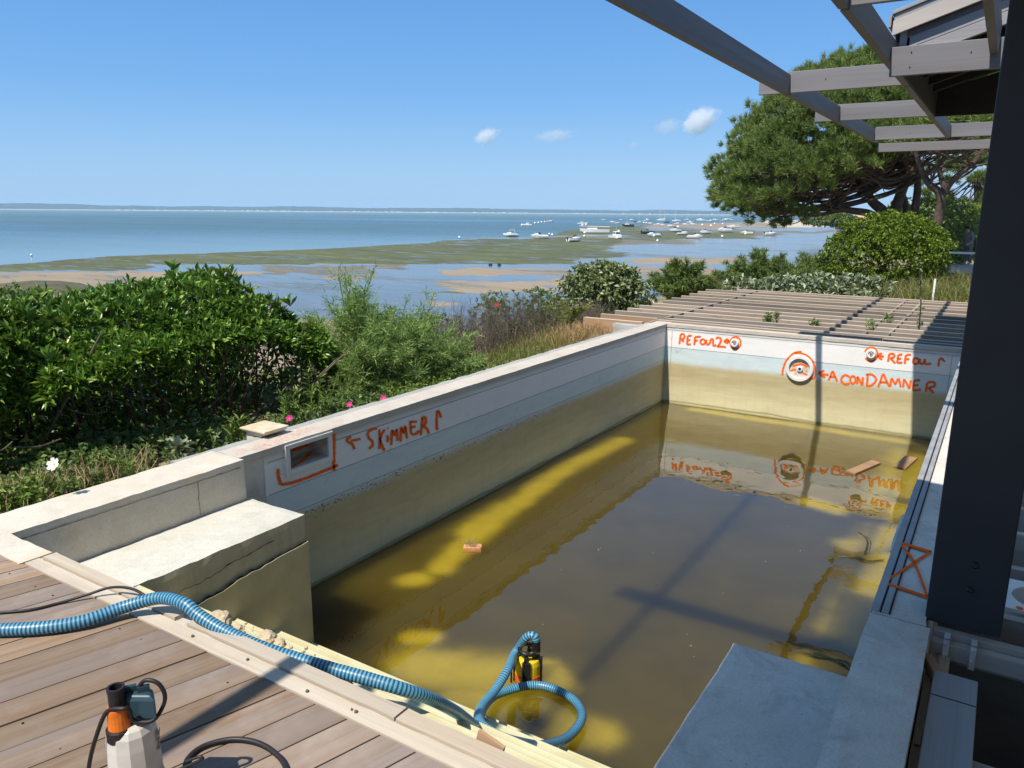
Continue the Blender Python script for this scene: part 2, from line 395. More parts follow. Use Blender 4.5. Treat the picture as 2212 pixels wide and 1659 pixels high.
# the flat: sand bars, green weed and standing water laid out along the shore
ZONES = [  # x0 x1 y0 y1 : kind
 ('a',-400,330,552,586),('a',200,520,548,587),('a',450,760,536,578),('a',650,960,526,571),('a',850,1240,517,571),('a',1150,1360,514,557),('a',1340,1470,516,533),
 ('a',1190,1353,491,508),('a',1260,1420,488,498),('a',1353,1640,502,517),('m',1200,1480,510,528),('m',1450,1700,494,510),('a',1330,1500,497,508),
 ('w',317,700,571,584),('w',300,620,583,587),('s',-400,400,588,640),('s',417,553,584,594),('s',-400,250,600,660),('w',470,760,597,690),('w',640,1300,571,584),('m',560,800,575,592),
 ('s',951,1231,580,594),('s',1344,1560,578,588),('s',958,1200,607,632),('s',1180,1330,600,626),('m',791,881,564,581),('w',858,1190,634,700),('s',700,800,596,606),('a',860,1010,630,650),('s',930,1000,655,662),
 ('s',1214,1700,483,492),('s',1430,1760,480,490),('w',1340,1660,519,558),('w',1660,1800,503,540),('s',1361,1600,557,571),('w',1390,1800,569,585),('s',1400,1700,585,620),('m',1640,1900,490,503),('d',1660,2100,476,491),
 ('s',0,420,640,760),('s',400,900,690,820),
]
def ysea(x):
    X = [-900,0,250,500,700,850,924,940,1010,1084,1190,1215,1260,1330,1400,1480,1560,1620,1700,2700]
    Y = [600,573,553,545,538,529,526,519,516.5,514,513,500,492.5,489,486.5,484,482,480,477,474]
    return np.interp(x, X, Y)
gx = np.arange(-1000, 2900, 11.0)
gy = np.concatenate([np.arange(467.5, 520, 0.75), np.arange(520, 640, 1.6), np.arange(640, 900, 9), np.array([950, 1050, 1200])])
Vf = []; zone = []
for dy in gy:
    for dx in gx:
        yy = dy + 0.0079*(dx-1106)*0      # rows follow the sight lines
        p = P(dx, max(yy, 466.5 + 0.0079*(dx-1106)+1.0), Z=ZF)
        s = ysea(dx + 26*mnoise.noise(Vector((dx*0.012, dy*0.08, 3.0))))
        d = dy - s
        a = wv = sa = mu = 0.0
        jx = dx + 40*mnoise.noise(Vector((dx*0.01, dy*0.06, 0.0))); jy = dy + 4.5*mnoise.noise(Vector((dx*0.018, dy*0.10, 9.0)))
        for (k, x0, x1, y0, y1) in ZONES:
            if x0-80 < jx < x1+80 and y0-8 < jy < y1+8:
                hh = min((jx-x0)/55, (x1-jx)/55, (jy-y0)/3.0, (y1-jy)/3.0)
                f = min(1.0, max(0.0, hh+0.5))
                if k == 'a': a = max(a, f); 
                elif k == 's': sa = max(sa, f)
                elif k == 'd': sa = max(sa, f); mu = 0
                elif k == 'm': mu = max(mu, f)
                else: wv = max(wv, f)
        dry = 1.0 if any(k == 'd' and x0 < jx < x1 and y0 < jy < y1 for (k,x0,x1,y0,y1) in ZONES) else 0.0
        if wv > 0: a *= 1-wv*0.85
        z = ZF - 0.10*max(0, min(1, (-d)/2.0)) if d < 0 else ZF + 0.0
        z += 0.25*dry
        Vf.append((p.x, p.y, z)); zone.append((max(a, 0.25 if dy < 640 else 0.1), max(sa, 0.22), max(mu, 0.2), dry))
n = len(gx)
Ff = [(j*n+i, j*n+i+1, (j+1)*n+i+1, (j+1)*n+i) for j in range(len(gy)-1) for i in range(n-1)]
def flat_mat():
    t = NT('tidal_flat'); p = t.pos(); at = t.n('ShaderNodeAttribute', attribute_name='zone'); sp = t.n('ShaderNodeSeparateColor'); t.l(at.outputs['Color'], sp.inputs[0])
    # strands lie along the shore (about along Y seen from here), so the noise is stretched across the view
    vr = t.n('ShaderNodeMapping'); t.l(p, vr.inputs['Vector']); vr.inputs['Rotation'].default_value = (0, 0, -AZ); vr.inputs['Scale'].default_value = (0.05, 0.16, 1)
    n1 = t.noise(vr.outputs[0], 1.0, 6, 0.62); v2 = t.n('ShaderNodeMapping'); t.l(p, v2.inputs['Vector']); v2.inputs['Rotation'].default_value = (0, 0, -AZ); v2.inputs['Scale'].default_value = (0.22, 0.8, 1)
    n2 = t.noise(v2.outputs[0], 1.0, 5, 0.65); nn = t.mapr(t.math('ADD', t.math('MULTIPLY', n1, 0.55), t.math('MULTIPLY', n2, 0.45)), 0.36, 0.64)
    def edge(ch, lo=0.05): return t.mapr(t.math('ADD', sp.outputs[ch], t.math('MULTIPLY', t.math('SUBTRACT', nn, 0.5), 1.15)), 0.42, 0.60)
    fa, fs, fm = edge(0), edge(1), edge(2)
    sand = t.cmix(t.mapr(n1, 0.4, 0.6), (0.30, 0.228, 0.150), (0.245, 0.192, 0.130)); sand = t.cmix(t.mapr(n2, 0.5, 0.75, 0, 0.6), sand, (0.35, 0.275, 0.19))
    weed = t.cmix(t.mapr(n2, 0.38, 0.64), (0.098, 0.112, 0.036), (0.138, 0.148, 0.056)); weed = t.cmix(t.mapr(n1, 0.35, 0.6), weed, (0.085, 0.085, 0.04))
    mud = t.cmix(t.mapr(n2, 0.4, 0.6), (0.20, 0.17, 0.125), (0.13, 0.12, 0.085))
    land = t.cmix(fm, t.cmix(fs, mud, sand), mud); land = t.cmix(fa, land, weed); land = t.cmix(t.mapr(at.outputs['Alpha'], 0.3, 0.7), land, (0.52, 0.43, 0.30))
    dryland = t.math('MAXIMUM', fa, t.math('MAXIMUM', fs, fm))
    holes = t.mapr(t.math('ADD', t.math('MULTIPLY', n2, 0.6), t.math('MULTIPLY', n1, 0.5)), 0.60, 0.66)      # puddles
    dry = t.math('MULTIPLY', dryland, t.math('SUBTRACT', 1.0, t.math('MULTIPLY', holes, 0.85)))
    nb = t.bump(t.noise(p, 1.5, 4), 0.25, 0.05)
    db = t.bsdf(land, 0.8, nb, spec=0.2)
    wet = t.bsdf(t.cmix(t.mapr(n2, 0.35, 0.65), (0.15, 0.135, 0.115), (0.09, 0.085, 0.07)), 0.13, t.bump(t.noise(v2.outputs[0], 6, 3), 0.05, 0.05), spec=0.5, IOR=1.33)
    mx = t.n('ShaderNodeMixShader'); t.l(dry, mx.inputs[0]); t.l(wet, mx.inputs[1]); t.l(db, mx.inputs[2])
    return t.done(mx.outputs[0])
fl = mk('tidal_flat', Vf, Ff, flat_mat(), smooth=True); tag(fl, kind='structure')
ca = fl.data.color_attributes.new('zone', 'FLOAT_COLOR', 'POINT'); ca.data.foreach_set('color', np.array(zone, dtype=np.float32).ravel())

def sea_mat():
    t = NT('sea_water'); p = t.pos(); ln = t.n('ShaderNodeVectorMath', operation='LENGTH'); t.l(p, ln.inputs[0]); dist = ln.outputs['Value']
    vr = t.n('ShaderNodeMapping'); t.l(p, vr.inputs['Vector']); vr.inputs['Rotation'].default_value = (0, 0, -AZ); vr.inputs['Scale'].default_value = (0.0014, 0.006, 1)
    wind = t.noise(vr.outputs[0], 1.0, 5, 0.6); v2 = t.n('ShaderNodeMapping'); t.l(p, v2.inputs['Vector']); v2.inputs['Rotation'].default_value = (0, 0, -AZ); v2.inputs['Scale'].default_value = (0.03, 0.12, 1)
    w2 = t.noise(v2.outputs[0], 1.0, 5, 0.65)
    calm = t.mapr(dist, 130, 330, 0.0, 1.0); rip = t.math('MULTIPLY', calm, t.mapr(t.math('ADD', wind, t.math('MULTIPLY', w2, 0.25)), 0.45, 0.75, 0.35, 1.0))
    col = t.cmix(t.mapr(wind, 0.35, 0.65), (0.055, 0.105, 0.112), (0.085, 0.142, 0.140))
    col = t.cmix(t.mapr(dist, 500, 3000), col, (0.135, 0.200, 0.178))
    bstr = t.math('ADD', 0.015, t.math('MULTIPLY', rip, 0.5))
    h = t.math('ADD', t.noise(p, 0.55, 4, 0.6), t.math('MULTIPLY', t.noise(v2.outputs[0], 9, 4), 1.2))
    b = t.n('ShaderNodeBump'); t.l(h, b.inputs['Height']); t.l(bstr, b.inputs['Strength']); b.inputs['Distance'].default_value = 0.35
    return t.done(t.bsdf(col, t.mapr(rip, 0, 1, 0.10, 0.42), b.outputs['Normal'], spec=0.5, IOR=1.33))
R0 = 16000.0
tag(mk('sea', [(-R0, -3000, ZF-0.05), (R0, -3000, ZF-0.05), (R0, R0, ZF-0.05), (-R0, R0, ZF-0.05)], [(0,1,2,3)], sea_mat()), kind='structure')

# wooded hills on the far shore, five kilometres off, with a pale beach at their foot
def ridge(dx):
    return 10.0 + 3.6*mnoise.noise(Vector((dx*0.004, 1.3, 0))) + 1.6*mnoise.noise(Vector((dx*0.013, 4.3, 0))) + 0.7*mnoise.noise(Vector((dx*0.05, 2.0, 0))) + 0.35*mnoise.noise(Vector((dx*0.16, 2.0, 0)))
V = []; F = []
dxs = np.arange(-1500, 2600, 7.0)
for i, dx in enumerate(dxs):
    D0 = 5200 - 0.25*(dx)            # shore swings a little nearer to the right
    hy = 455.5 + 0.0079*(dx - 400)
    base = P(dx, hy, d=D0); hgt = ridge(dx) * D0 / 1720
    if dx < 500: hgt *= 1.0
    for (dd, zz) in ((0, ZF-0.6), (30, ZF+1.6), (140, ZF+2.5), (260, ZF+2.5+hgt*0.35), (700, ZF+2.5+hgt), (1400, ZF+hgt*0.8)):
        q = P(dx, hy, d=D0+dd); V.append((q.x, q.y, zz))
    if i:
        for k in range(5): F.append(((i-1)*6+k, i*6+k, i*6+k+1, (i-1)*6+k+1))
mi = [0 if (k % 5) < 2 else 1 for k in range(len(F))]
M_FARSAND = plain('far_beach_sand', (0.50, 0.47, 0.42), 0.9, obj=False)
M_FARWOOD = plain('far_woods', (0.050, 0.080, 0.080), 0.95, (0.070, 0.105, 0.105), 0.012, obj=False)
tag(mk('hills', V, F, [M_FARSAND, M_FARWOOD], mi=mi), kind='structure')
b = MB()
for i in range(120):
    dx = random.choice([random.uniform(560, 1150), random.uniform(900, 1560), random.uniform(250, 700)])
    D0 = 5200 - 0.25*dx + 60; q = P(dx, 455.5, d=D0); s = random.uniform(3, 9)
    b.box(q.x-s, q.x+s, q.y-s*0.5, q.y+s*0.5, ZF+1.0, ZF+random.uniform(3, 6))
tag(b.obj('far_town', plain('far_white_walls', (0.62, 0.60, 0.56), 0.8)), 'tiny pale houses strung along the far shore', 'far houses', kind='stuff')

# ------------------------------------------------------------------ swimming pool
XL, XR, YF, YN = -4.28, -0.29, 11.2, 1.75
ZW = -1.23
pool = thing('swimming_pool', (-2.3, 6.5, -1.45), 'half drained concrete swimming pool with stained liner walls and orange spray marks', 'swimming pool')
# left wall: near part rendered cream, far part with concrete coping and liner
V, F = rough_box(-4.535, -4.196, 0.6, 3.245, -1.7, 0.0, 0.045, 0.0035, 1); mk('rendered_wall', V, F, M_CREAM, pool)
V, F = rough_box(-4.50, -4.262, 3.250, 11.45, -0.055, -0.006, 0.05, 0.0025, 2); mk('coping', V, F, M_COPING, pool)
V, F = rough_box(-4.605, -4.505, 2.95, 11.45, -0.6, -0.010, 0.06, 0.004, 3); mk('outer_kerb', V, F, M_COPINGGREY, pool)
SK0, SK1, SZ0, SZ1 = 3.70, 4.085, -0.225, -0.062      # skimmer mouth
b = MB()      # left liner wall with the skimmer mouth cut out
for (y0, y1, z0, z1) in ((3.47, SK0, -1.7, -0.058), (SK1, YF+0.02, -1.7, -0.058), (SK0, SK1, -1.7, SZ0), (SK0, SK1, SZ1, -0.058)):
    b.add([(XL,y0,z0),(XL,y1,z0),(XL,y1,z1),(XL,y0,z1)], [(0,1,2,3)])
b.box(XL-0.2, XL-0.004, 3.25, SK0-0.02, -1.7, -0.058); b.box(XL-0.2, XL-0.004, SK1+0.02, YF+0.25, -1.7, -0.058)
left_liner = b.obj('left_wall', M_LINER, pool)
b = MB(); b.box(XL-0.19, XL-0.002, 3.252, 3.465, -1.7, -0.058); b.obj('bare_wall_strip', M_CONC, pool)
# far wall
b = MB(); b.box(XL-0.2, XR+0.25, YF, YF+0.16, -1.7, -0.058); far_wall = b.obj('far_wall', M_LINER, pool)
V, F = rough_box(XL-0.02, XR+0.2, YF-0.012, YF+0.17, -0.055, -0.006, 0.05, 0.0025, 5); mk('coping', V, F, M_COPING, pool)
# seams of the liner
b = MB()
b.box(XL+0.004, XR, YF-0.0025, YF+0.001, -0.3625, -0.3595); b.box(XL+0.004, XR, YF-0.0025, YF+0.001, -0.096, -0.0925)
b.box(XL-0.001, XL+0.0025, 3.5, YF, -0.3625, -0.3595); b.box(XL-0.001, XL+0.0025, 3.5, YF, -0.118, -0.114); b.box(XL-0.001, XL+0.0022, 3.5, YF, -0.566, -0.564)
b.box(XL+0.10, XL+0.104, YF-0.0025, YF+0.001, -1.3, -0.1); b.box(XR-0.13, XR-0.126, YF-0.0025, YF+0.001, -1.3, -0.1)
b.obj('liner_seam', plain('seam', (0.16, 0.17, 0.17), 0.7), pool)
# rough dirt line under the blue band of the left wall
b = MB()
for k in range(420):
    y = 3.5 + 4.2*random.random()**1.6; z = -0.615 + 0.032*random.gauss(0,1)*0.7 + 0.012*sin(y*3); L = random.uniform(0.004, 0.03); h = random.uniform(0.002, 0.007)
    b.add([(XL+0.0015, y, z), (XL+0.0015, y+L, z+h*0.4), (XL+0.0015, y+L*0.8, z+h), (XL+0.0015, y+L*0.1, z+h)], [(0,1,2,3)])
b.obj('dirt_line', M_CRACK, pool)['kind'] = 'stuff'
# right wall and its coping
b = MB(); b.box(XR, XR+0.2, 3.2, YF+0.16, -1.7, -0.058); b.obj('right_wall', M_LINER, pool)
V, F = rough_box(XR-0.005, -0.088, 3.35, YF+0.3, -0.055, -0.004, 0.06, 0.0025, 6); mk('coping', V, F, M_CONC, pool)
V, F = rough_box(-0.302, -0.072, 0.4, 3.348, -1.7, 0.0, 0.05, 0.0035, 7); mk('rendered_wall', V, F, M_CONC, pool)
b = MB(); b.box(XR-0.012, XR+0.022, 3.37, YF-0.01, -0.05, 0.006); b.box(XR+0.030, XR+0.058, 3.37, YF-0.01, -0.02, 0.004); b.obj('liner_rail', plain('aluminium_rail', (0.36,0.36,0.36), 0.45, (0.27,0.27,0.27), 6), pool, bevel=0.003)
b = MB(); b.box(XR+0.0235, XR+0.0285, 3.37, YF-0.01, -0.02, 0.0035); b.box(XR+0.0595, XR+0.064, 3.37, YF-0.01, -0.01, 0.0035); b.obj('rail_groove', M_GAP, pool)
b = MB()
for (y0, y1, dx) in ((4.2, 4.75, 0.03), (4.95, 5.4, 0.02), (5.55, 5.75, 0.018)):      # liner bulging off the rail
    b.prism([(y0,-0.055),(y0+0.1,-0.03),(y1-0.05,-0.025),(y1,-0.055),(y1-0.1,-0.12),(y0+0.1,-0.12)], XR-dx, XR-0.013, axis='x')
b.obj('loose_liner', M_LINERPALE, pool, bevel=0.008)

# benches, stairs
BZ = -0.287
V, F = rough_box(-4.195, -3.66, 1.76, 3.272, -1.7, BZ, 0.05, 0.005, 8)
bf = mk('bench', V, F, [M_BENCH, M_BENCHFACE], pool); bf['label'] = 'sunlit concrete bench with a cracked stained front'
bf.data.polygons.foreach_set('material_index', np.array([0 if abs(q.normal.z) > 0.6 else 1 for q in bf.data.polygons], dtype=np.int32))
V, F = rough_box(-0.845, -0.304, 0.5, 3.275, -1.7, BZ, 0.05, 0.005, 9)
br = mk('bench', V, F, M_CONC, pool); br['label'] = 'shaded grey concrete bench'
# liner left on the lower half of the bench front, torn along a jagged line; the tear and a finer crack above it
def tear(y): return -0.60 + 0.13*(y-1.9)/1.37 + 0.022*mnoise.noise(Vector((y*4.5, 3, 0))) + 0.010*mnoise.noise(Vector((y*19, 1, 0)))
ysq = np.linspace(1.78, 3.268, 70); XB = -3.655
V = []; F = []
for y in ysq: V += [(XB+0.014, y, tear(y)), (XB+0.016, y, -1.7)]
F = [(2*i, 2*i+1, 2*i+3, 2*i+2) for i in range(len(ysq)-1)]
n0 = len(V); V += [(XB-0.01, y, tear(y)+0.001) for y in ysq]; F += [(2*i, 2*i+2, n0+i+1, n0+i) for i in range(len(ysq)-1)]
mk('torn_liner', V, F, plain('yellowed_liner', (0.47, 0.395, 0.235), 0.6, (0.36, 0.30, 0.165), 3.0, 0.3, 9, obj=False), pool)
def crack_ribbon(f, y0, y1, wd, x, seed, n=110):
    V = []; F = []
    for i in range(n):
        y = y0+(y1-y0)*i/(n-1); h = wd*(0.35+0.9*abs(mnoise.noise(Vector((y*13, seed, 0))))); V += [(x, y, f(y)-h*0.3), (x, y, f(y)+h)]
    return V, [(2*i, 2*i+2, 2*i+3, 2*i+1) for i in range(n-1)]
V, F = crack_ribbon(tear, 1.8, 3.26, 0.022, XB+0.0085, 4); mk('crack', V, F, M_CRACK, pool)
V, F = crack_ribbon(lambda y: -0.47+0.12*(y-1.9)/1.3+0.02*mnoise.noise(Vector((y*5,7,0)))+0.012*mnoise.noise(Vector((y*21,2,0))), 1.95, 3.0, 0.0075, XB+0.0085, 6); mk('crack', V, F, M_CRACK, pool)
V, F = crack_ribbon(lambda y: -0.052+0.006*mnoise.noise(Vector((y*9,3,0))), 1.4, 3.2, 0.006, -4.1915, 9); mk('crack', V, F, plain('dark_wall_line', (0.14,0.125,0.1), 0.9), pool)  # thin dark wavy line close under the wall top
b = MB()
V = []; F = []
for i in range(20):
    z = -0.055 - 0.225*i/19; y = 2.87+0.012*mnoise.noise(Vector((z*14, 2, 0))); wd = 0.0022+0.003*abs(mnoise.noise(Vector((z*22, 5, 0)))); V += [(-4.1912, y, z), (-4.1912, y+wd, z)]
mk('crack', V, [(2*i, 2*i+1, 2*i+3, 2*i+2) for i in range(19)], M_CRACK, pool)
TR = [(2.10, BZ), (2.38, -0.515), (2.67, -0.745), (2.97, -0.97), (3.255, -1.205)]     # nosing, level
y0 = 1.765
b0 = -3.652
for k, (yn, z) in enumerate(TR):
    V, F = rough_box(b0, -0.847, y0 if k == 0 else TR[k-1][0]+0.001, yn, -1.7, z, 0.12, 0.0012, 20+k); mk('stair_step', V, F, M_LINERY, pool)
    b = MB(); b.box(b0+0.004, -0.85, yn-0.010, yn+0.004, z-0.02, z+0.0025); b.obj('nosing', M_LINERY, pool, bevel=0.003)
V, F = rough_box(-4.19, -0.306, 1.64, 1.758, -1.7, -0.004, 0.06, 0.002, 31); mk('near_wall', V, F, M_COPING, pool)

# the bottom: yellow liner showing through brown sludge; water over it
ZB = -1.248
SIL = []   # clean yellow patches (world points, radius)
def stroke(pts, r):
    q = [P(x, y, Z=ZB) for x, y in pts]; q = resample(smooth_path(q, 6), 0.06)
    for i, p in enumerate(q): SIL.append((p.x, p.y, r if not isinstance(r, tuple) else r[0]+(r[1]-r[0])*i/max(1,len(q)-1)))
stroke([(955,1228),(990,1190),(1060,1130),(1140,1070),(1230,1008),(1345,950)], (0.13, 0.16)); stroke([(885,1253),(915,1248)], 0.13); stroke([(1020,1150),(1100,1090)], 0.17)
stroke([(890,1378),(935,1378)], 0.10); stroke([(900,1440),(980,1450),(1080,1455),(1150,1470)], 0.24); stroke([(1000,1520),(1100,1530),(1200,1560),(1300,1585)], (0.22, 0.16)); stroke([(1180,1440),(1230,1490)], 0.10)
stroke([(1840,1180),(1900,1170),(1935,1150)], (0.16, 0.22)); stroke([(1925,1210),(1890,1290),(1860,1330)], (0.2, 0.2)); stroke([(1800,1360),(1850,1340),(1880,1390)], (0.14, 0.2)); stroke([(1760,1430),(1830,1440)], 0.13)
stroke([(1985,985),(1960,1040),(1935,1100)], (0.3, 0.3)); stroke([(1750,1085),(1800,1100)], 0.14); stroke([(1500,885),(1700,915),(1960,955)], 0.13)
DARK = [(P(690,1335,Z=ZB), 0.42), (P(730,1375,Z=ZB), 0.28), (P(1150,1560,Z=ZB), 0.15)]
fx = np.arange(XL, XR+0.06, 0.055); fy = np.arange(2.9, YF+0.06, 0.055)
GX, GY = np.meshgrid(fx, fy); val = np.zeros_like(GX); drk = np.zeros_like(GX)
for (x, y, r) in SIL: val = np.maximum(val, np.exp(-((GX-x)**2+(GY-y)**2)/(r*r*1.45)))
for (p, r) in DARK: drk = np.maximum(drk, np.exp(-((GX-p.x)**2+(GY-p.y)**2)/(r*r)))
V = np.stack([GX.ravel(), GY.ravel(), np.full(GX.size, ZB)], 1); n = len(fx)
F = [(j*n+i, j*n+i+1, (j+1)*n+i+1, (j+1)*n+i) for j in range(len(fy)-1) for i in range(n-1)]
def floor_mat():
    t = NT('pool_sludge'); p = t.pos(); at = t.n('ShaderNodeAttribute', attribute_name='silt'); sp = t.n('ShaderNodeSeparateColor'); t.l(at.outputs['Color'], sp.inputs[0])
    nz = t.noise(p, 2.1, 5, 0.6); n2 = t.noise(p, 5, 4)
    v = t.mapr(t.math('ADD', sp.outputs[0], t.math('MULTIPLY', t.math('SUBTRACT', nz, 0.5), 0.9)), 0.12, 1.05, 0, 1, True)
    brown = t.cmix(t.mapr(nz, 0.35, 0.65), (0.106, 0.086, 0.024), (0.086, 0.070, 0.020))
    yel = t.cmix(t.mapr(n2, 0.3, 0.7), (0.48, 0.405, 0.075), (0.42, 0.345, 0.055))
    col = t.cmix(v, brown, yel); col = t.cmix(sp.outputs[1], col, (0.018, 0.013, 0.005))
    x = t.n('ShaderNodeBsdfPrincipled'); t.l(col, x.inputs['Base Color']); x.inputs['Roughness'].default_value = 1.0; x.inputs['Specular IOR Level'].default_value = 0.0
    x.inputs['Subsurface Weight'].default_value = 1.0; x.inputs['Subsurface Radius'].default_value = (1.0, 0.9, 0.6); x.inputs['Subsurface Scale'].default_value = 0.75; x.subsurface_method = 'BURLEY'
    return t.done(x.outputs[0])
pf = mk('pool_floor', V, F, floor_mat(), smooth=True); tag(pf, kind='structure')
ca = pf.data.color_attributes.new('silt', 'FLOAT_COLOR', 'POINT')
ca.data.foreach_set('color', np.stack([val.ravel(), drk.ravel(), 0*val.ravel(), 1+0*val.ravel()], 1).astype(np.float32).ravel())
def water_mat():
    t = NT('pool_water'); p = t.pos()
    h = t.math('ADD', t.noise(t.scalev(p, (1.2, 1.2, 1)), 1.6, 2, 0.5), t.math('MULTIPLY', t.noise(p, 7.0, 2, 0.5), 0.10))
    nm = t.bump(h, 0.10, 0.05)
    fr = t.n('ShaderNodeFresnel'); fr.inputs['IOR'].default_value = 1.38; t.l(nm, fr.inputs['Normal'])
    tr = t.n('ShaderNodeBsdfTransparent'); tr.inputs['Color'].default_value = (0.86, 0.80, 0.50, 1)
    gl = t.n('ShaderNodeBsdfGlossy'); gl.inputs['Roughness'].default_value = 0.012; gl.inputs['Color'].default_value = (1,1,1,1); t.l(nm, gl.inputs['Normal'])
    mx = t.n('ShaderNodeMixShader'); t.l(t.math('MINIMUM', t.math('MULTIPLY', fr.outputs[0], 1.45), 1.0), mx.inputs[0]); t.l(tr.outputs[0], mx.inputs[1]); t.l(gl.outputs[0], mx.inputs[2])
    return t.done(mx.outputs[0])
tag(mk('pool_water', [(XL+0.001,2.9,ZW),(XR-0.001,2.9,ZW),(XR-0.001,YF-0.001,ZW),(XL+0.001,YF-0.001,ZW)], [(0,1,2,3)], water_mat()), kind='structure')
b = MB()
for k in range(22):      # specks of foam and seeds floating on the water
    x, y = random.uniform(-3.5, -1.0), random.uniform(3.3, 8.5); r = random.uniform(0.003, 0.007)
    b.add([(x+r*cos(2*pi*j/6)*random.uniform(.7,1.2), y+r*sin(2*pi*j/6), ZW+0.003) for j in range(6)], [(0,1,2,3,4,5)])
tag(b.obj('floating_specks', plain('pale_foam', (0.45,0.43,0.36), 0.8)), 'pale specks of foam floating on the murky pool water', 'foam', kind='stuff')

M_SCUM = plain('olive_scum', (0.060, 0.050, 0.012), 0.5, (0.10, 0.085, 0.02), 14)
b = MB()
def scum(pts, wd, n=1, jit=10):
    for k in range(n):
        q = [P(x+random.uniform(-jit, jit), y+random.uniform(-jit*0.4, jit*0.4), Z=ZW) for x, y in pts]; q = resample(smooth_path(q, 8), 0.03); V = []
        for i, p in enumerate(q):
            t_ = (q[min(i+1,len(q)-1)]-q[max(i-1,0)]).normalized(); s = Vector((-t_.y, t_.x, 0))*wd*(0.3+1.2*abs(mnoise.noise(Vector((i*0.37, k*3.1, 0)))))*(1 if 0 < i < len(q)-1 else 0.2)
            V += [tuple(p+s+Vector((0,0,0.0025))), tuple(p-s+Vector((0,0,0.0025)))]
        b.add(V, [(2*i, 2*i+1, 2*i+3, 2*i+2) for i in range(len(q)-1)])
scum([(1790,1205),(1840,1200),(1880,1215),(1905,1212)], 0.010, 6, 12); scum([(1725,1405),(1770,1418),(1820,1432),(1845,1450)], 0.012, 6, 10); scum([(1700,1390),(1730,1396),(1790,1412)], 0.008, 3, 8); scum([(1850,1150),(1880,1170),(1870,1200)], 0.006, 3, 8)
tag(b.obj('floating_scum', M_SCUM), 'dark olive strands of scum floating by the right wall of the pool', 'scum', kind='stuff')
# ------------------------------------------------------------------ fittings and spray marks of the pool
def ribbon(pts, wd, to3, mbx, jit=0.18, step=None):
    "a brush stroke of round dabs joined: a strip of width wd along 2-D points mapped onto a wall by to3"
    pts = [Vector((a, b_, 0)) for a, b_ in pts]
    q = resample(smooth_path(pts, 6), wd*0.33) if len(pts) > 1 else pts
    if (q[-1]-pts[-1]).length > wd*0.1: q.append(pts[-1])
    L = []; n = len(q)
    for i in range(n):
        tg = (q[min(i+1,n-1)]-q[max(i-1,0)]);  tg = tg.normalized() if tg.length > 0 else Vector((1,0,0)); nn = Vector((-tg.y, tg.x, 0))
        k = 1 + jit*random.uniform(-1, 1)
        if i in (0, n-1): k *= 0.55
        L.append((q[i]+nn*wd*0.5*k, q[i]-nn*wd*0.5*(1+jit*random.uniform(-1,1))*(0.55 if i in (0,n-1) else 1)))
    V = []
    for a, c in L: V += [to3(a), to3(c)]
    mbx.add(V, [(2*i, 2*i+1, 2*i+3, 2*i+2) for i in range(n-1)])
def marks(name, strokes, wd, to3, parent, label=None, mat=None):
    b = MB()
    for s in strokes: ribbon(s, wd, to3, b)
    if hasattr(to3, 'soft'):             # the soft edge of the spray, a thin coat just under the stroke
        n = len(b.F)
        for s in strokes: ribbon(s, wd*1.55, to3.soft, b, 0.3)
        b.M[n:] = [1]*(len(b.F)-n)
    o = b.obj(name, [mat or M_PAINT, M_PAINTSOFT], parent)
    if label: o['label'] = label
    return o
_zo = [0.0]
def on_far(sx, sy, kx, ky):      # picture scale of the crop used to draw the letters -> far wall
    def f(v): return tuple(P(sx+v.x*kx, sy+v.y*ky, Y=YF-0.0042))
    f.soft = lambda v: tuple(P(sx+v.x*kx, sy+v.y*ky, Y=YF-0.0030))
    return f
def far_stroke(strokes, m): return [[(x, y) for x, y in s] for s in strokes]
def ell(cx, cy, rx, ry, a0=0, a1=360, n=22): return [(cx+rx*cos(radians(a0+(a1-a0)*i/n)), cy+ry*sin(radians(a0+(a1-a0)*i/n))) for i in range(n+1)]
fA = on_far(1443.95, 691.25, 0.13889, 0.13889)
marks('lettering', [[(170,375),(180,300),(188,220)],[(188,222),(225,215),(250,248),(235,285),(195,300)],[(205,300),(238,340)],
  [(300,245),(292,310),(288,380)],[(300,245),(365,240)],[(295,315),(340,308)],[(288,380),(350,374)],
  [(412,262),(408,320),(400,388)],[(410,262),(505,258)],[(408,325),(458,315)], ell(535,338,36,40), [(592,305),(588,352),(612,380),(645,352),(655,300)],[(655,300),(690,300),(692,365),(705,398),(745,386)],
  [(735,292),(770,270),(808,285),(815,325),(790,378),(762,410),(820,412),(895,422)], ], 26, fA, far_wall, 'REFOUL 2 in orange spray')
marks('painted_arrow', [[(872,330),(920,330),(960,332)],[(925,292),(872,329),(925,365)],[(930,300),(935,360)]], 26, fA, far_wall)
marks('spray_ring', [ell(1042,355,82,95)], 22, fA, far_wall); marks('spray_ring', [ell(1040,318,38,30,150,400)], 14, fA, far_wall)
fB = on_far(1382.5, 537.6, 0.375, 0.375)
marks('lettering', [[(1428,650),(1432,628),(1436,605)],[(1436,605),(1458,604),(1465,620),(1440,632)],[(1445,632),(1472,660)],[(1487,610),(1484,632),(1481,656)],[(1487,610),(1512,608)],[(1484,633),(1506,631)],[(1481,656),(1512,655)],
  [(1532,611),(1528,636),(1524,662)],[(1532,611),(1562,609)],[(1529,636),(1552,633)], ell(1589,646,16,17),[(1613,632),(1613,658),(1632,662),(1642,634)],[(1642,634),(1645,662),(1678,661)],[(1719,678),(1722,654),(1726,630)],[(1726,630),(1742,636),(1757,652)],
  ], 10.5, fB, far_wall, 'REFOUL 1 in orange spray')
marks('painted_arrow', [[(1368,616),(1405,620)],[(1394,600),(1369,616),(1395,638)]], 10.5, fB, far_wall)
marks('spray_ring', [ell(1331,607,38,40,-160,150)], 8, fB, far_wall)
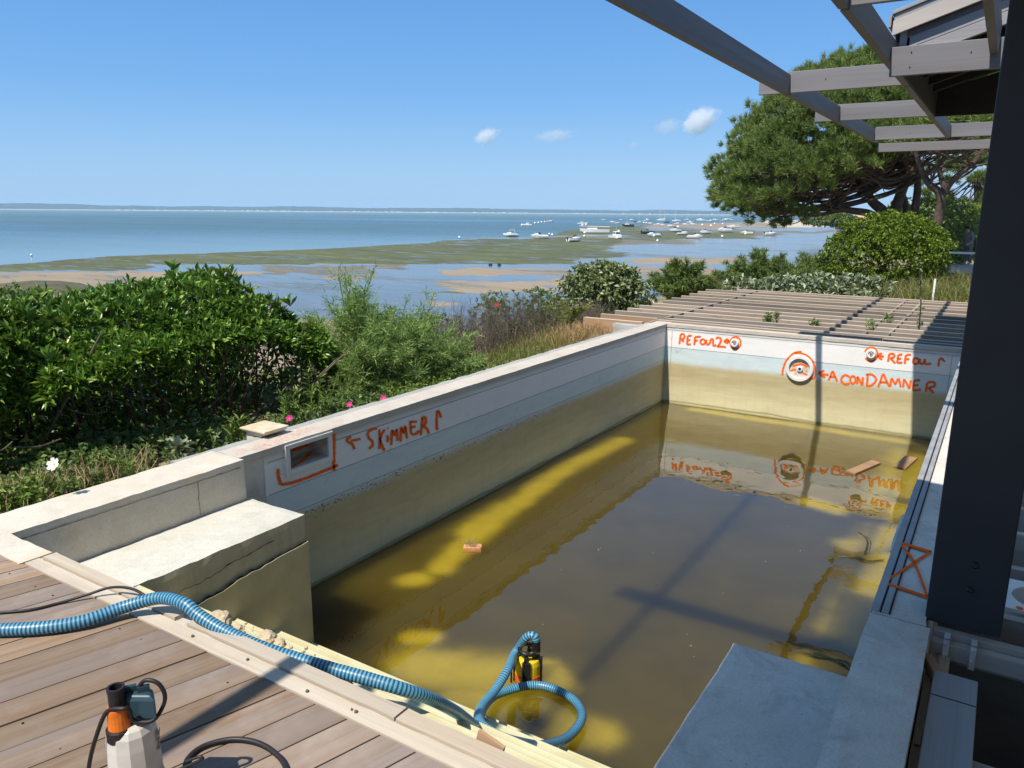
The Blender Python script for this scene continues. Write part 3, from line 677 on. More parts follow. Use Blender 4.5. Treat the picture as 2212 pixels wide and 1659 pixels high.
marks('painted_arrow', [[(1030,718),(1058,722),(1086,726)],[(1062,700),(1032,716),(1066,742)]], 10.5, fB, far_wall)
marks('lettering', [[(1085,757),(1098,730),(1110,705),(1122,732),(1136,762)],[(1095,737),(1128,737)],[(1207,738),(1184,726),(1162,742),(1163,768),(1186,780),(1207,772)],
  ell(1226,754,15,21),[(1252,778),(1253,738),(1266,760),(1280,782),(1284,737)],[(1307,783),(1310,752),(1312,722)],[(1300,724),(1335,724),(1360,746),(1350,772),(1325,788),(1300,784)],
  [(1371,796),(1386,758),(1401,722),(1418,756),(1436,794)],[(1381,768),(1424,768)],[(1441,794),(1450,747),(1470,778),(1489,748),(1502,797)],[(1516,797),(1521,752),(1538,778),(1551,802),(1560,755)],
  [(1577,762),(1574,788),(1572,816)],[(1577,760),(1615,756)],[(1575,787),(1604,784)],[(1572,816),(1618,811)],[(1646,826),(1650,798),(1654,770)],[(1654,770),(1690,768),(1698,788),(1655,802)],[(1662,801),(1692,832)]], 10.5, fB, far_wall, 'A CONDAMNER in orange spray')
marks('spray_ring', [[(820,728),(824,692),(845,640),(888,600),(932,592)],[(888,600),(945,606),(985,635),(1004,672),(1010,712),(1003,744),(975,746)],[(975,650),(1000,652)],[(848,636),(868,640),(886,655)]], 9, fB, far_wall)

def wall_disc(c, prof, name, mat, parent, n=28, smooth=False):
    "prof: (radius, distance out of the far wall)"
    R = Matrix(((1,0,0),(0,0,-1),(0,1,0)))
    b = MB(); b.lathe(c, prof, n, 0, R); return b.obj(name, mat, parent, smooth)
for (cx, cz, r) in ((-3.205, -0.199, 0.062), (-1.362, -0.172, 0.062)):
    q = wall_disc((cx, YF-0.001, cz), [(r,0),(r,0.03),(r*0.85,0.045),(r*0.62,0.045),(r*0.55,0.03)], 'return_inlet', M_WPLASTIC, pool)
    wall_disc((cx, YF-0.033, cz+0.004), [(r*0.36,0),(r*0.30,0.02)], 'nozzle', plain('grey_nozzle', (0.45,0.43,0.4), 0.5), q, 14)
    wall_disc((cx, YF-0.0535, cz+0.004), [(r*0.17,0),(r*0.16,0.001)], 'hole', M_GAP, q, 10)
lx, lz = -2.262, -0.475
q = wall_disc((lx, YF-0.001, lz), [(0.190,0),(0.190,0.034),(0.180,0.044),(0.143,0.044),(0.141,0.004)], 'light_niche', M_WPLASTIC, pool, 40)
wall_disc((lx, YF-0.0055, lz), [(0.141,0),(0.140,0.0015)], 'niche_back', plain('niche_back', (0.66,0.61,0.53), 0.5, (0.52,0.45,0.37), 18), q, 36)
wall_disc((lx+0.004, YF-0.0075, lz-0.004), [(0.042,0),(0.040,0.022),(0.022,0.026)], 'cable_gland', M_WPLASTIC, q, 16); wall_disc((lx+0.004, YF-0.0345, lz-0.004), [(0.02,0),(0.019,0.001)], 'hole', M_GAP, q, 10)
for a in (20, 65, 120, 165, -20, 200): wall_disc((lx+0.10*cos(radians(a)), YF-0.0075, lz+0.10*sin(radians(a))), [(0.007,0),(0.006,0.001)], 'screw_hole', M_GAP, q, 8)
b = MB()
f = lambda v: (v.x, YF-0.0088, v.y)
ribbon([(lx-0.10,lz+0.02),(lx-0.03,lz+0.05),(lx+0.04,lz+0.06),(lx+0.10,lz+0.03)], 0.03, f, b); ribbon([(lx-0.13,lz-0.05),(lx-0.05,lz-0.02)], 0.025, f, b); ribbon([(lx+0.04,lz-0.06),(lx+0.12,lz-0.09)], 0.025, f, b)
b.obj('overspray', M_PAINT, q)

# skimmer in the left wall
b = MB()
def fr(y0,y1,z0,z1,x0,x1): b.box(x0,x1,y0,y1,z0,z1)
FY0, FY1, FZ0, FZ1 = 3.655, 4.125, -0.262, -0.03
fr(FY0,SK0,FZ0,FZ1,XL-0.002,XL+0.016); fr(SK1,FY1,FZ0,FZ1,XL-0.002,XL+0.016); fr(SK0,SK1,SZ1,FZ1,XL-0.002,XL+0.016); fr(SK0,SK1,FZ0,SZ0,XL-0.002,XL+0.016)
sk = b.obj('skimmer', M_WPLASTIC, pool); sk['label'] = 'white plastic skimmer mouth framed by orange spray'
b = MB(); b.box(XL+0.0165, XL+0.024, FY0-0.004, FY0+0.010, FZ0, FZ1); b.box(XL+0.0165, XL+0.024, FY0, FY1, FZ1-0.008, FZ1+0.004); b.obj('frame_lip', plain('bright_plastic', (0.80,0.79,0.77), 0.3), sk)
b = MB(); x0 = XL-0.20
b.add([(x0,SK0,SZ0),(XL,SK0,SZ0),(XL,SK1,SZ0),(x0,SK1,SZ0),(x0,SK0,SZ1),(XL,SK0,SZ1),(XL,SK1,SZ1),(x0,SK1,SZ1)], [(0,1,2,3),(4,7,6,5),(0,4,5,1),(3,2,6,7),(0,3,7,4)])
b.obj('skimmer_box', plain('dirty_plastic', (0.60,0.53,0.45), 0.6, (0.46,0.38,0.30), 9), sk)
b = MB(); b.box(XL-0.16, XL-0.155, SK0+0.002, SK0+0.17, SZ0+0.03, SZ1-0.002); b.obj('flap', plain('grey_flap', (0.20,0.19,0.17), 0.5), sk)
fl3 = lambda off: (lambda v: tuple(P(568.5+v.x*0.18056, 867.9+v.y*0.18056, X=XL+off)))
gL = fl3(0.0050); gL.soft = fl3(0.0036)
marks('lettering', [[(1365,318),(1300,330),(1255,375),(1265,430),(1310,480),(1305,530),(1265,560)],[(1392,330),(1398,440),(1395,565)],[(1455,330),(1402,440),(1440,560),(1460,575)],[(1478,400),(1495,430),(1485,485)],[(1490,310),(1494,325)],
  [(1535,520),(1545,340),(1570,400),(1600,330),(1608,470)],[(1645,480),(1652,310),(1680,370),(1702,295),(1722,440)],[(1762,225),(1765,300),(1775,385)],[(1765,240),(1842,238)],[(1770,310),(1825,295)],[(1775,390),(1825,385),(1870,345)],
  [(1885,400),(1900,290),(1908,195)],[(1895,205),(1928,180),(1950,215),(1940,270),(1905,300)],[(1925,295),(1965,330),(1985,385)],[(2082,340),(2078,230),(2085,105)],[(2085,105),(2110,130),(2130,190)],
  ], 25, gL, left_liner, 'SKIMMER in orange spray')
marks('painted_arrow', [[(1170,448),(1050,465)],[(1055,415),(1000,460),(1070,510),(1095,570)]], 25, gL, left_liner)
gS = fl3(0.0054); gS.soft = fl3(0.0038)
marks('spray_frame', [[(180,800),(185,900),(215,990)],[(215,990),(360,965),(600,880),(840,780),(895,755)],[(855,320),(850,500),(848,700),(848,825)]], 30, gS, left_liner)
b = MB(); g2 = lambda v: tuple(P(568.5+v.x*0.18056, 867.9+v.y*0.18056, X=XL+0.0255))
f2 = lambda v: (XL-0.10, v.x, v.y)
ribbon([(3.72,-0.20),(3.85,-0.17),(4.07,-0.155)], 0.03, lambda v: (XL-0.198, v.x, v.y), b); ribbon([(3.72,-0.10),(3.80,-0.215)], 0.05, lambda v: (v.y*0+XL-0.10+0.25*(v.y+0.15), v.x, SZ0+0.002), b); ribbon([(3.71,-4.31),(3.90,-4.36),(4.05,-4.45)], 0.03, lambda v: (v.y, v.x, SZ0+0.003), b); ribbon([(3.85,-0.09),(3.9,-0.15)], 0.05, lambda v: (XL-0.197, v.x, v.y), b); b.obj('overspray', M_PAINT, sk)
b = MB()
ribbon([(-4.30,3.42),(-4.36,3.75),(-4.40,4.10)], 0.13, lambda v: (v.x, v.y, 0.0015), b, 0.5); ribbon([(-4.30,3.30),(-4.42,3.38)], 0.10, lambda v: (v.x, v.y, 0.0015), b, 0.5); ribbon([(-4.29,4.0),(-4.29,4.25)], 0.03, lambda v: (v.x, v.y, 0.0015), b, 0.5)
b.obj('overspray', M_PAINTTHIN, pool)
gC = lambda v: tuple(P(v.x, v.y, Z=0.0045))
marks('spray_cross', [[(1938,1170),(1975,1181),(2012,1192)],[(2012,1190),(1960,1225),(1908,1258)],[(1908,1258),(1955,1273),(2006,1290)],[(1942,1172),(1975,1215),(2004,1290)]], 5.6, gC, pool, 'orange crossed box sprayed on the right coping')
# ------------------------------------------------------------------ wooden deck
M_PLANK = wood('weathered_deck_wood', (0.235, 0.155, 0.098), (0.305, 0.215, 0.145), (0.25, 0.21, 0.19), 'y', 0.8, 0.4, 1.0, 0.6, stain=(0.36, 0.30, 0.26))
M_EDGEB = wood('edge_stone', (0.44, 0.37, 0.285), (0.51, 0.44, 0.35), (0.40, 0.345, 0.28), 'x', 0.85, 0.3, 0.6, 0.15, stain=(0.56, 0.50, 0.42))
M_RAILW = wood('rail_wood', (0.43, 0.35, 0.255), (0.50, 0.425, 0.33), (0.38, 0.33, 0.27), 'x', 0.75, 0.3, 0.6, 0.15)
deck = thing('wooden_deck', (-2.3, 0.6, 0.0), 'weathered brown wooden deck of slanting planks beside the near end of the pool', 'deck')
pang = radians(16.1); ux, uy = sin(pang), cos(pang); pl_pitch = 0.1467; gap = 0.0060/cos(pang)
L = 3.6
prof = []
hw = (pl_pitch-gap)
V = [(0,0,-0.028),(hw,0,-0.028),(hw-L*ux,-L*uy,-0.028),(-L*ux,-L*uy,-0.028),(0.0012,0,0.0),(hw-0.0012,0,0.0),(hw-L*ux-0.0012,-L*uy,0.0),(-L*ux+0.0012,-L*uy,0.0),
     (0,0,-0.0012),(hw,0,-0.0012),(hw-L*ux,-L*uy,-0.0012),(-L*ux,-L*uy,-0.0012)]
F = [(3,2,1,0),(4,5,6,7)[::-1] if False else (7,6,5,4)[::-1],(0,1,9,8),(1,2,10,9),(2,3,11,10),(3,0,8,11),(8,9,5,4),(9,10,6,5),(10,11,7,6),(11,8,4,7)]
# grain runs along the object's Y, so each plank is built straight and turned
ca_, sa_ = cos(pang), sin(pang)
Vl = [(x*ca_ - y*sa_, x*sa_ + y*ca_, z) for x, y, z in V]
plank0 = None
for k in range(-14, 12):
    x = -2.101 + pl_pitch*k + gap/2
    if plank0 is None:
        o = plank0 = mk('plank', Vl, F, M_PLANK)
    else:
        o = plank0.copy(); COL.objects.link(o)
    o.parent = deck; o.rotation_euler = (random.uniform(-.0006,.0006), random.uniform(-.002,.002), -pang); o.location = Vector((x, 1.617, random.uniform(-0.0022, 0.0015))) - Vector(deck.location)
b = MB()
for k in range(70):       # nail heads in rows
    i = random.randint(-11, 9); j = random.choice((0.09, 0.62, 1.18)); s = random.choice((0.03, 0.112)); x = -2.101+pl_pitch*i+s-j*ux; y = 1.617-j*uy
    b.lathe((x, y, 0.0), [(0.004,0),(0.004,0.0012)], 6)
o = b.obj('nail_heads', plain('rusty_nail', (0.08,0.06,0.05), 0.7), deck); o['kind'] = 'stuff'
V, F = rough_box(-3.76, -0.86, 1.62, 1.688, -0.03, 0.004, 0.05, 0.0015, 40); mk('edge_board', V, F, M_EDGEB, deck)
V, F = rough_box(-4.19, -3.765, 1.60, 1.757, -0.03, 0.006, 0.05, 0.003, 41); mk('edge_board', V, F, M_CREAM, deck)
for (x0, x1, s) in ((-3.735, -2.70, 42), (-2.625, -1.52, 43), (-1.515, -0.86, 44)):
    V, F = rough_box(x0, x1, 1.692, 1.757, -0.03, 0.013, 0.045, 0.0018, s); mk('edge_rail', V, F, M_RAILW, deck)
b = MB(); b.box(-3.60, -0.87, 1.7595, 1.784, -0.09, -0.022); b.obj('liner_lip', M_LINERPALE, deck, bevel=0.004)
b = MB()
for k in range(5):
    p = (random.uniform(-2.6,-1.2), random.uniform(1.63,1.67), 0.005); r = random.uniform(0.003, 0.007)
    b.lathe(p, [(r,0),(r*0.8,0.006),(r*0.2,0.008)], 6)
o = b.obj('crumbs', plain('crumbs', (0.12,0.1,0.08), 0.9), deck); o['kind'] = 'stuff'

# ------------------------------------------------------------------ pergola
M_GREYP = wood('grey_painted_timber', (0.185, 0.178, 0.186), (0.215, 0.207, 0.215), (0.16, 0.154, 0.162), 'x', 0.55, 0.12, 0.5, 0.10)
M_GREYB = wood('grey_beam_timber', (0.155, 0.15, 0.157), (0.19, 0.184, 0.19), (0.13, 0.126, 0.132), 'y', 0.55, 0.12, 0.5, 0.10)
M_POST = plain('anthracite_post', (0.024, 0.026, 0.032), 0.5, (0.030, 0.032, 0.039), 3.0, 0.05, 60)
perg = thing('pergola', (-0.9, 3.5, 0.0), 'grey timber pergola over the pool carried by the big dark post at right', 'pergola')
PZ0, PZ1 = 2.965, 3.175
b = MB(); b.box(-0.100, 0.172, 3.44, 3.60, -0.02, 3.5); b.obj('post', M_POST, perg, bevel=0.006)
RY = [2.35, 5.76, 9.38, 12.42, 15.85]; RT = 0.045
for i, y in enumerate(RY):
    b = MB()
    b.box(-1.0635 if i == 1 else -2.62 if i < 4 else -2.275, -1.135 if i == 2 else (0.9 if i not in (3,) else -1.14), y, y+RT, PZ0+0.015, PZ1+0.03)
    b.obj('rafter', M_GREYP, perg, bevel=0.004)
b = MB(); b.box(-1.060, 0.9, 7.82, 7.87, 2.835, 3.075); b.obj('rafter', M_GREYP, perg, bevel=0.004)
for (x, w, y0, ends) in ((-2.345, 0.068, -2.0, RY), (-1.128, 0.062, -2.0, RY)):
    y = y0
    for e in [q for q in ends if not (x < -2 and q == 5.76)]:
        b = MB(); b.box(x, x+w, y+0.002, e-0.002, PZ0, PZ1); b.obj('beam', M_GREYB, perg, bevel=0.004); y = e+RT
    if x < -2: b = MB(); b.box(x, x+w, y+0.002, 16.3, PZ0, PZ1); b.obj('beam', M_GREYB, perg, bevel=0.004)
b = MB(); b.box(-0.315, -0.255, 5.81, 7.815, PZ0-0.02, PZ1); b.obj('beam', M_GREYB, perg, bevel=0.004)
b = MB(); b.box(-2.27, 0.9, 16.32, 16.37, 2.80, 2.955); b.obj('rafter', M_GREYP, perg, bevel=0.004)
b = MB()
for (x, z) in ((0.05, 0.27), (0.045, 0.16)):
    b.lathe((x, 3.44, z), [(0.014,0),(0.014,0.008),(0.008,0.014)], 6, 0, Matrix(((1,0,0),(0,0,-1),(0,1,0)))); b.obj('bolt', plain('dark_bolt', (0.05,0.05,0.055), 0.4, metallic=0.6), perg); b = MB()
b = MB()
for (x, y, z) in ((-0.9, 7.815, 2.90),(-0.9, 7.815, 3.02),(-0.45,7.815,2.98),(-1.9,9.375,3.1),(-1.7,15.845,3.08),(-0.9,5.755,3.1)):
    b.lathe((x, y, z), [(0.006,0),(0.005,0.002)], 6, 0, Matrix(((1,0,0),(0,0,-1),(0,1,0))))
b.obj('screw_heads', M_GAP, perg)['kind'] = 'stuff'

# ------------------------------------------------------------------ roof wing of the house beyond, and the terrace canopy overhead
M_BARGE = wood('light_grey_boards', (0.42, 0.37, 0.33), (0.47, 0.42, 0.38), (0.38, 0.34, 0.31), 'x', 0.6, 0.15, 0.5, 0.1)
M_BARGE2 = wood('mid_grey_boards', (0.29, 0.28, 0.285), (0.33, 0.32, 0.325), (0.26, 0.25, 0.255), 'x', 0.6, 0.15, 0.5, 0.1)
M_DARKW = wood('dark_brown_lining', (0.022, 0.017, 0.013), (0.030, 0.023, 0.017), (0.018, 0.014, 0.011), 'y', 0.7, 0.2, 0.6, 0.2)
M_ROOF = plain('grey_roof_sheet', (0.30, 0.30, 0.31), 0.5, (0.25, 0.25, 0.26), 3)
house = thing('house_wing', (1.2, 10.2, 3.2), 'grey gabled house wing with light bargeboards and a dark open soffit beside the pergola', 'house')
GY0, GX0, SL = 8.10, -1.10, 0.315          # gable plane, eave, slope
def slab(x0, x1, y0, y1, zoff, th, mat, name):
    b = MB(); z0 = 3.40 + (x0-GX0)*SL + zoff; z1 = 3.40 + (x1-GX0)*SL + zoff
    b.prism([(x0, z0-th), (x1, z1-th), (x1, z1), (x0, z0)], y0, y1, 'y'); return b.obj(name, mat, house, bevel=0.003)
slab(GX0-0.02, 3.2, GY0-0.02, 12.6, 0.035, 0.030, M_ROOF, 'roof')
slab(GX0, 3.2, GY0, GY0+0.028, 0.0, 0.05, M_BARGE2, 'bargeboard'); slab(GX0-0.005, 3.2, GY0-0.03, GY0-0.002, -0.055, 0.125, M_BARGE, 'bargeboard')
slab(GX0+0.06, 3.2, GY0+0.06, GY0+0.085, -0.175, 0.055, plain('dark_gap_board', (0.14,0.14,0.155), 0.6), 'bargeboard')  # dark grey strip between the bargeboard and the gable boards
slab(GX0+0.135, 3.2, GY0+0.05, GY0+0.08, -0.232, 0.095, M_BARGE2, 'gable_board'); slab(GX0+0.145, 3.2, GY0+0.05, GY0+0.08, -0.331, 0.105, M_BARGE2, 'gable_board')
b = MB(); b.box(GX0+0.055, GX0+0.11, GY0+0.05, GY0+0.10, 3.0, 3.27); b.obj('corner_post', M_BARGE2, house)
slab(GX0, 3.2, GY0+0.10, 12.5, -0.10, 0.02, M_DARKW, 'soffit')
M_BOUNCE = plain('bounce_wall_cream', (0.74, 0.68, 0.58), 0.85, (0.68, 0.62, 0.52), 1.5, 0.1, 30)
b = MB(); b.box(2.75, 2.95, -7.0, 8.05, -1.2, 4.6); b.obj('bounce_wall', M_BOUNCE, house)  # unseen wall added to bounce warm light onto the shaded surfaces
for y_ in (-5.0, -1.8, 1.4, 4.6):  # doors made up to dress the added wall
    b = MB(); b.box(2.735, 2.748, y_, y_+1.6, 0.0, 2.15); q_ = b.obj('added_door', plain('door_glass', (0.05,0.06,0.07), 0.08), house)
    b = MB(); b.box(2.71, 2.7345, y_-0.06, y_, 0.0, 2.21); b.box(2.71, 2.7345, y_+1.6, y_+1.66, 0.0, 2.21); b.box(2.71, 2.7345, y_, y_+1.6, 2.15, 2.21); b.obj('added_door_frame', M_WPLASTIC, q_)
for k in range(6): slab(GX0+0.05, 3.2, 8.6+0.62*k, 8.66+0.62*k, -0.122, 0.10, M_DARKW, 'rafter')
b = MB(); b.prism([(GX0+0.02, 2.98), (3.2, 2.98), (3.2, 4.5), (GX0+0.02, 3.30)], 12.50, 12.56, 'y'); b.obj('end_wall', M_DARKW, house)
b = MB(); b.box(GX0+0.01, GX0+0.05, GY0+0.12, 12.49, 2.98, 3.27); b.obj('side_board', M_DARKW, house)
b = MB(); b.box(GX0-0.045, GX0-0.024, GY0+0.0, 12.6, 3.30, 3.40); b.obj('gutter_board', M_BARGE2, house)
can = thing('terrace_canopy', (1.5, 0.0, 3.2), 'grey timber terrace canopy overhead that shades the near right corner of the pool', 'canopy')
b = MB(); b.box(-1.13, 1.9, -1.6, 3.25, 3.20, 3.26); b.obj('roof', M_ROOF, can)
for k in range(6):
    b = MB(); b.box(-1.05, 1.9, -1.5+0.8*k, -1.44+0.8*k, 3.10, 3.197); b.obj('rafter', M_GREYP, can)

# ------------------------------------------------------------------ bare joist frame beyond the pool
M_JOIST = wood('weathered_joist', (0.26, 0.195, 0.135), (0.32, 0.25, 0.19), (0.21, 0.185, 0.16), 'x', 0.85, 0.35, 0.8, 0.7, stain=(0.13,0.105,0.085))
M_JOISTW = wood('warm_joist', (0.36, 0.215, 0.12), (0.42, 0.27, 0.165), (0.30, 0.20, 0.13), 'x', 0.85, 0.3, 0.8, 0.2)
jf = thing('joist_frame', (-2.5, 14.3, -0.3), 'bare weathered joist frame of an unfinished deck beyond the far end of the pool', 'deck frame')
JY = [12.17, 12.65, 13.15, 13.65, 14.22, 14.72, 15.22, 15.77, 16.35, 16.87, 17.32]
JX0 = [-5.6, -5.58, -5.57, -5.51, -5.53, -5.55, -5.53, -5.55, -5.57, -5.57, -5.0]
M_JTOP = wood('bleached_sunlit_top', (0.46, 0.375, 0.285), (0.52, 0.44, 0.35), (0.40, 0.335, 0.27), 'x', 0.85, 0.2, 0.8, 0.35)  # bleached tops, paler still so their stronger sunlight is in the colour
def jbox(x0, x1, y, m, th=0.075, z0=-0.20, z1=0.0):
    b = MB(); b.box(x0, x1, y, y+th, z0, z1); b.M[1] = 1
    return b.obj('joist', [m, M_JTOP], jf, bevel=0.003)
jbox(-5.65, -4.63, 11.08, M_JOISTW); jbox(-5.61, -4.60, 11.63, M_JOISTW)
jbox(-4.50, -1.28, 11.405, M_JOISTW, z1=0.012); jbox(-1.27, 1.5, 11.47, M_JOIST); jbox(-4.48, -0.1, 11.74, M_JOIST)
for y, x in zip(JY, JX0): jbox(x, 1.5, y, M_JOIST, z1=random.uniform(-0.004, 0.004))
for (x, y0, y1) in ((-4.575, 11.08, 17.3), (-1.60, 12.17, 17.3), (-1.30, 11.5, 17.3)):
    ys_ = [11.80]+[q for q in JY]
    for a, c in zip(ys_[:-1], ys_[1:]):
        if a+0.05 >= y0-0.6 and c <= y1+0.1:
            b = MB(); b.box(x, x+0.045, a+0.078, c-0.003, -0.19, -0.006); b.obj('noggin', M_JOIST, jf)
b = MB(); b.box(-4.575, -4.53, 11.16, 11.627, -0.19, -0.004); b.obj('noggin', M_JOISTW, jf)
for x in (-5.3, -4.2, -2.6, -0.9, 0.8):
    for y in (13.7, 15.8, 17.37):
        b = MB(); b.box(x, x+0.09, y+0.05, y+0.14, -2.2, -0.2); b.obj('leg', M_JOIST, jf)
V, F = rough_box(-5.05, -4.62, 10.90, 11.06, -0.30, -0.03, 0.05, 0.006, 51)
tag(mk('concrete_block', V, F, M_COPINGGREY, loc=(-4.8, 11.0, -0.3)), 'stained grey concrete block at the far left corner of the pool', 'block')

# ------------------------------------------------------------------ bare terrace frame at right
tf = thing('bare_terrace', (0.6, 5.0, -0.3), 'shaded bare joist frame of the terrace right of the pool coping', 'deck frame')
M_JPALE = wood('pale_joist', (0.36, 0.32, 0.27), (0.44, 0.40, 0.35), (0.30, 0.27, 0.24), 'x', 0.85, 0.3, 0.8, 0.3)
M_GRAIN = wood('resinous_softwood', (0.46, 0.34, 0.21), (0.22, 0.145, 0.08), (0.46, 0.35, 0.23), 'y', 0.7, 0.2, 2.2, 0.1)
for dy in (866, 894, 921, 952, 994, 1038, 1095, 1150, 1226, 1336):
    y = P(2195, dy, Z=-0.03).y; b = MB(); b.box(-0.055, 1.6, y-0.025, y+0.025, -0.24, -0.03); b.obj('joist', M_JPALE, tf, bevel=0.003)
b = MB(); b.box(-0.065, 1.6, 3.395, 3.438, -0.16, -0.03); b.obj('joist', M_JPALE, tf, bevel=0.003)
b = MB(); b.box(-0.065, 1.6, 3.345, 3.391, -0.125, -0.055); b.obj('joist', M_JPALE, tf, bevel=0.003)
b = MB(); b.box(0.03, 1.6, 2.66, 2.71, -0.34, -0.12); b.obj('joist', M_JPALE, tf, bevel=0.003)
b = MB(); b.box(-0.066, 0.012, 1.2, 3.34, -0.30, -0.104); b.obj('support_beam', M_GRAIN, tf, bevel=0.004)
b = MB(); b.box(-0.062, -0.038, 2.66, 2.76, -0.102, -0.094); b.obj('chock', M_GRAIN, tf, bevel=0.004)
b = MB(); b.obox((-0.045, 3.16, -0.075), 0.035, 0.13, 0.045, Matrix.Rotation(0.35, 3, 'Z')); b.obj('chock', M_JOISTW, tf, bevel=0.004)
M_STEEL = plain('galvanised_steel', (0.78, 0.77, 0.74), 0.4, (0.62,0.61,0.60), 20, metallic=0.3)
for x in (-0.02, 0.075):
    b = MB(); b.box(x, x+0.022, 3.336, 3.343, -0.135, -0.028); b.box(x, x+0.022, 3.336, 3.39, -0.032, -0.0265); b.box(x+0.004, x+0.012, 3.325, 3.336, -0.06, -0.045); b.box(x+0.004, x+0.012, 3.325, 3.336, -0.11, -0.095)
    b.obj('bracket', M_STEEL, tf)
b = MB(); b.box(-0.036, 0.110, 1.0, 3.11, -0.098, -0.052)
tag(b.obj('loose_plank', wood('grey_loose_plank', (0.34,0.33,0.31), (0.40,0.39,0.37), (0.27,0.26,0.25), 'y', 0.8, 0.25, 0.8, 0.1), loc=(0.035, 2.2, -0.075), bevel=0.004), 'loose grey plank lying on the terrace joists right of the pool', 'plank')
b = MB(); b.box(-2.04, 0.76, 0, 11, -0.75, -0.70)
tag(b.obj('shade_sheet', plain('void_shade', (0.030,0.024,0.017), 0.95, (0.05,0.04,0.028), 4, 0.4, 12)), kind='structure')  # near-black ground sheet carrying the deep shade below the joists in its colour
bpy.data.objects['shade_sheet'].location = (1.98, 0.0, 0)

pot = thing('skimmer_pot', (0.33, 3.92, -0.2), 'white square rimmed skimmer pot with orange marks behind the dark post', 'skimmer')
b = MB(); cx, cy, hs, r = 0.335, 3.905, 0.165, 0.125; n = 32
V = []; 
for z in (-0.028, -0.012):
    for j in range(n):
        a = 2*pi*j/n; V.append((cx+r*cos(a), cy+r*sin(a), z))
    for j in range(n):
        a = 2*pi*j/n; m_ = max(abs(cos(a)), abs(sin(a))); V.append((cx+hs*cos(a)/m_, cy+hs*sin(a)/m_, z))
F = []
for j in range(n):
    k = (j+1)%n
    F += [(2*n+j, 3*n+j, 3*n+k, 2*n+k), (j, k, n+k, n+j), (n+j, n+k, 3*n+k, 3*n+j), (j, 2*n+j, 2*n+k, k)]
mk('rim', V, F, M_WPLASTIC, pot)
b = MB()
V = [];  
for (rr, z) in ((0.1245,-0.03),(0.118,-0.28),(0.135,-0.285),(0.142,-0.03)):
    for j in range(n): a = 2*pi*j/n; V.append((cx+rr*cos(a), cy+rr*sin(a), z))
F = [(q*n+j, q*n+(j+1)%n, (q+1)*n+(j+1)%n, (q+1)*n+j) for q in range(3) for j in range(n)] + [tuple(n+j for j in range(n))]
mk('bowl', V, F, M_WPLASTIC, pot, smooth=True)
b = MB(); f = lambda v: (v.x, v.y, -0.0105)
ribbon([(cx-0.05,cy+0.145),(cx+0.12,cy+0.15)], 0.02, f, b); ribbon([(cx+0.02,cy-0.128),(cx+0.03,cy-0.16)], 0.025, f, b); ribbon([(cx-0.1,cy-0.13),(cx-0.09,cy-0.16)], 0.025, f, b); b.obj('overspray', M_PAINT, pot)

b = MB(); b.box(-0.035, 0.109, 2.925, 2.931, -0.0519, -0.0512)
b.obj('saw_line', M_GAP, bpy.data.objects['loose_plank'])
# cap on a short post behind the left wall
cap = thing('vent_cap', (-4.66, 3.74, -0.4), 'square cream vent cap standing behind the skimmer wall', 'vent')
b = MB(); b.obox((-4.585, 3.745, 0.045), 0.27, 0.24, 0.014, Matrix.Rotation(0.02,3,'Z')); b.obox((-4.585, 3.745, 0.030), 0.245, 0.215, 0.015); b.obj('lid', plain('stained_cap', (0.66,0.58,0.43), 0.5, (0.58,0.44,0.25), 8), cap, bevel=0.003)
b = MB(); b.box(-4.69, -4.612, 3.66, 3.82, -0.5, -0.006); b.box(-4.69, -4.52, 3.66, 3.82, -0.005, 0.021); b.obj('shaft', M_CONC, cap)

# ------------------------------------------------------------------ hose, cables
def striped_hose(name, pts, r, pitch, mats, parent=None, loc=None):
    q = resample(smooth_path(pts, 14), pitch/2); MBx = MB(); n = 14
    V = []; nrm = None; k = len(q)
    for i, p in enumerate(q):
        t = (q[min(i+1,k-1)]-q[max(i-1,0)]).normalized()
        nrm = t.orthogonal().normalized() if nrm is None else (nrm - t*nrm.dot(t)).normalized()
        bn = t.cross(nrm); rr = r*(1.0 if i % 2 else 0.955)
        for j in range(n): a = 2*pi*j/n; V.append(p+(nrm*cos(a)+bn*sin(a))*rr)
    F = []; mi = []
    # each rib: a wide pale band and a narrow dark groove
    for i in range(k-1):
        for j in range(n): F.append((i*n+j, i*n+(j+1)%n, (i+1)*n+(j+1)%n, (i+1)*n+j)); mi.append(i % 2)
    F += [tuple(range(n-1,-1,-1)), tuple((k-1)*n+j for j in range(n))]; mi += [0, 0]
    return mk(name, V, F, mats, parent, mi, True, loc)
M_HB = plain('blue_hose_rib', (0.10, 0.30, 0.43), 0.35, (0.13, 0.34, 0.47), 9, spec=0.5); M_HD = plain('dark_blue_groove', (0.016, 0.075, 0.14), 0.45)
PX, PY = P(1140, 1464, Z=ZW).x, P(1140, 1464, Z=ZW).y                    # the pump standing in the water
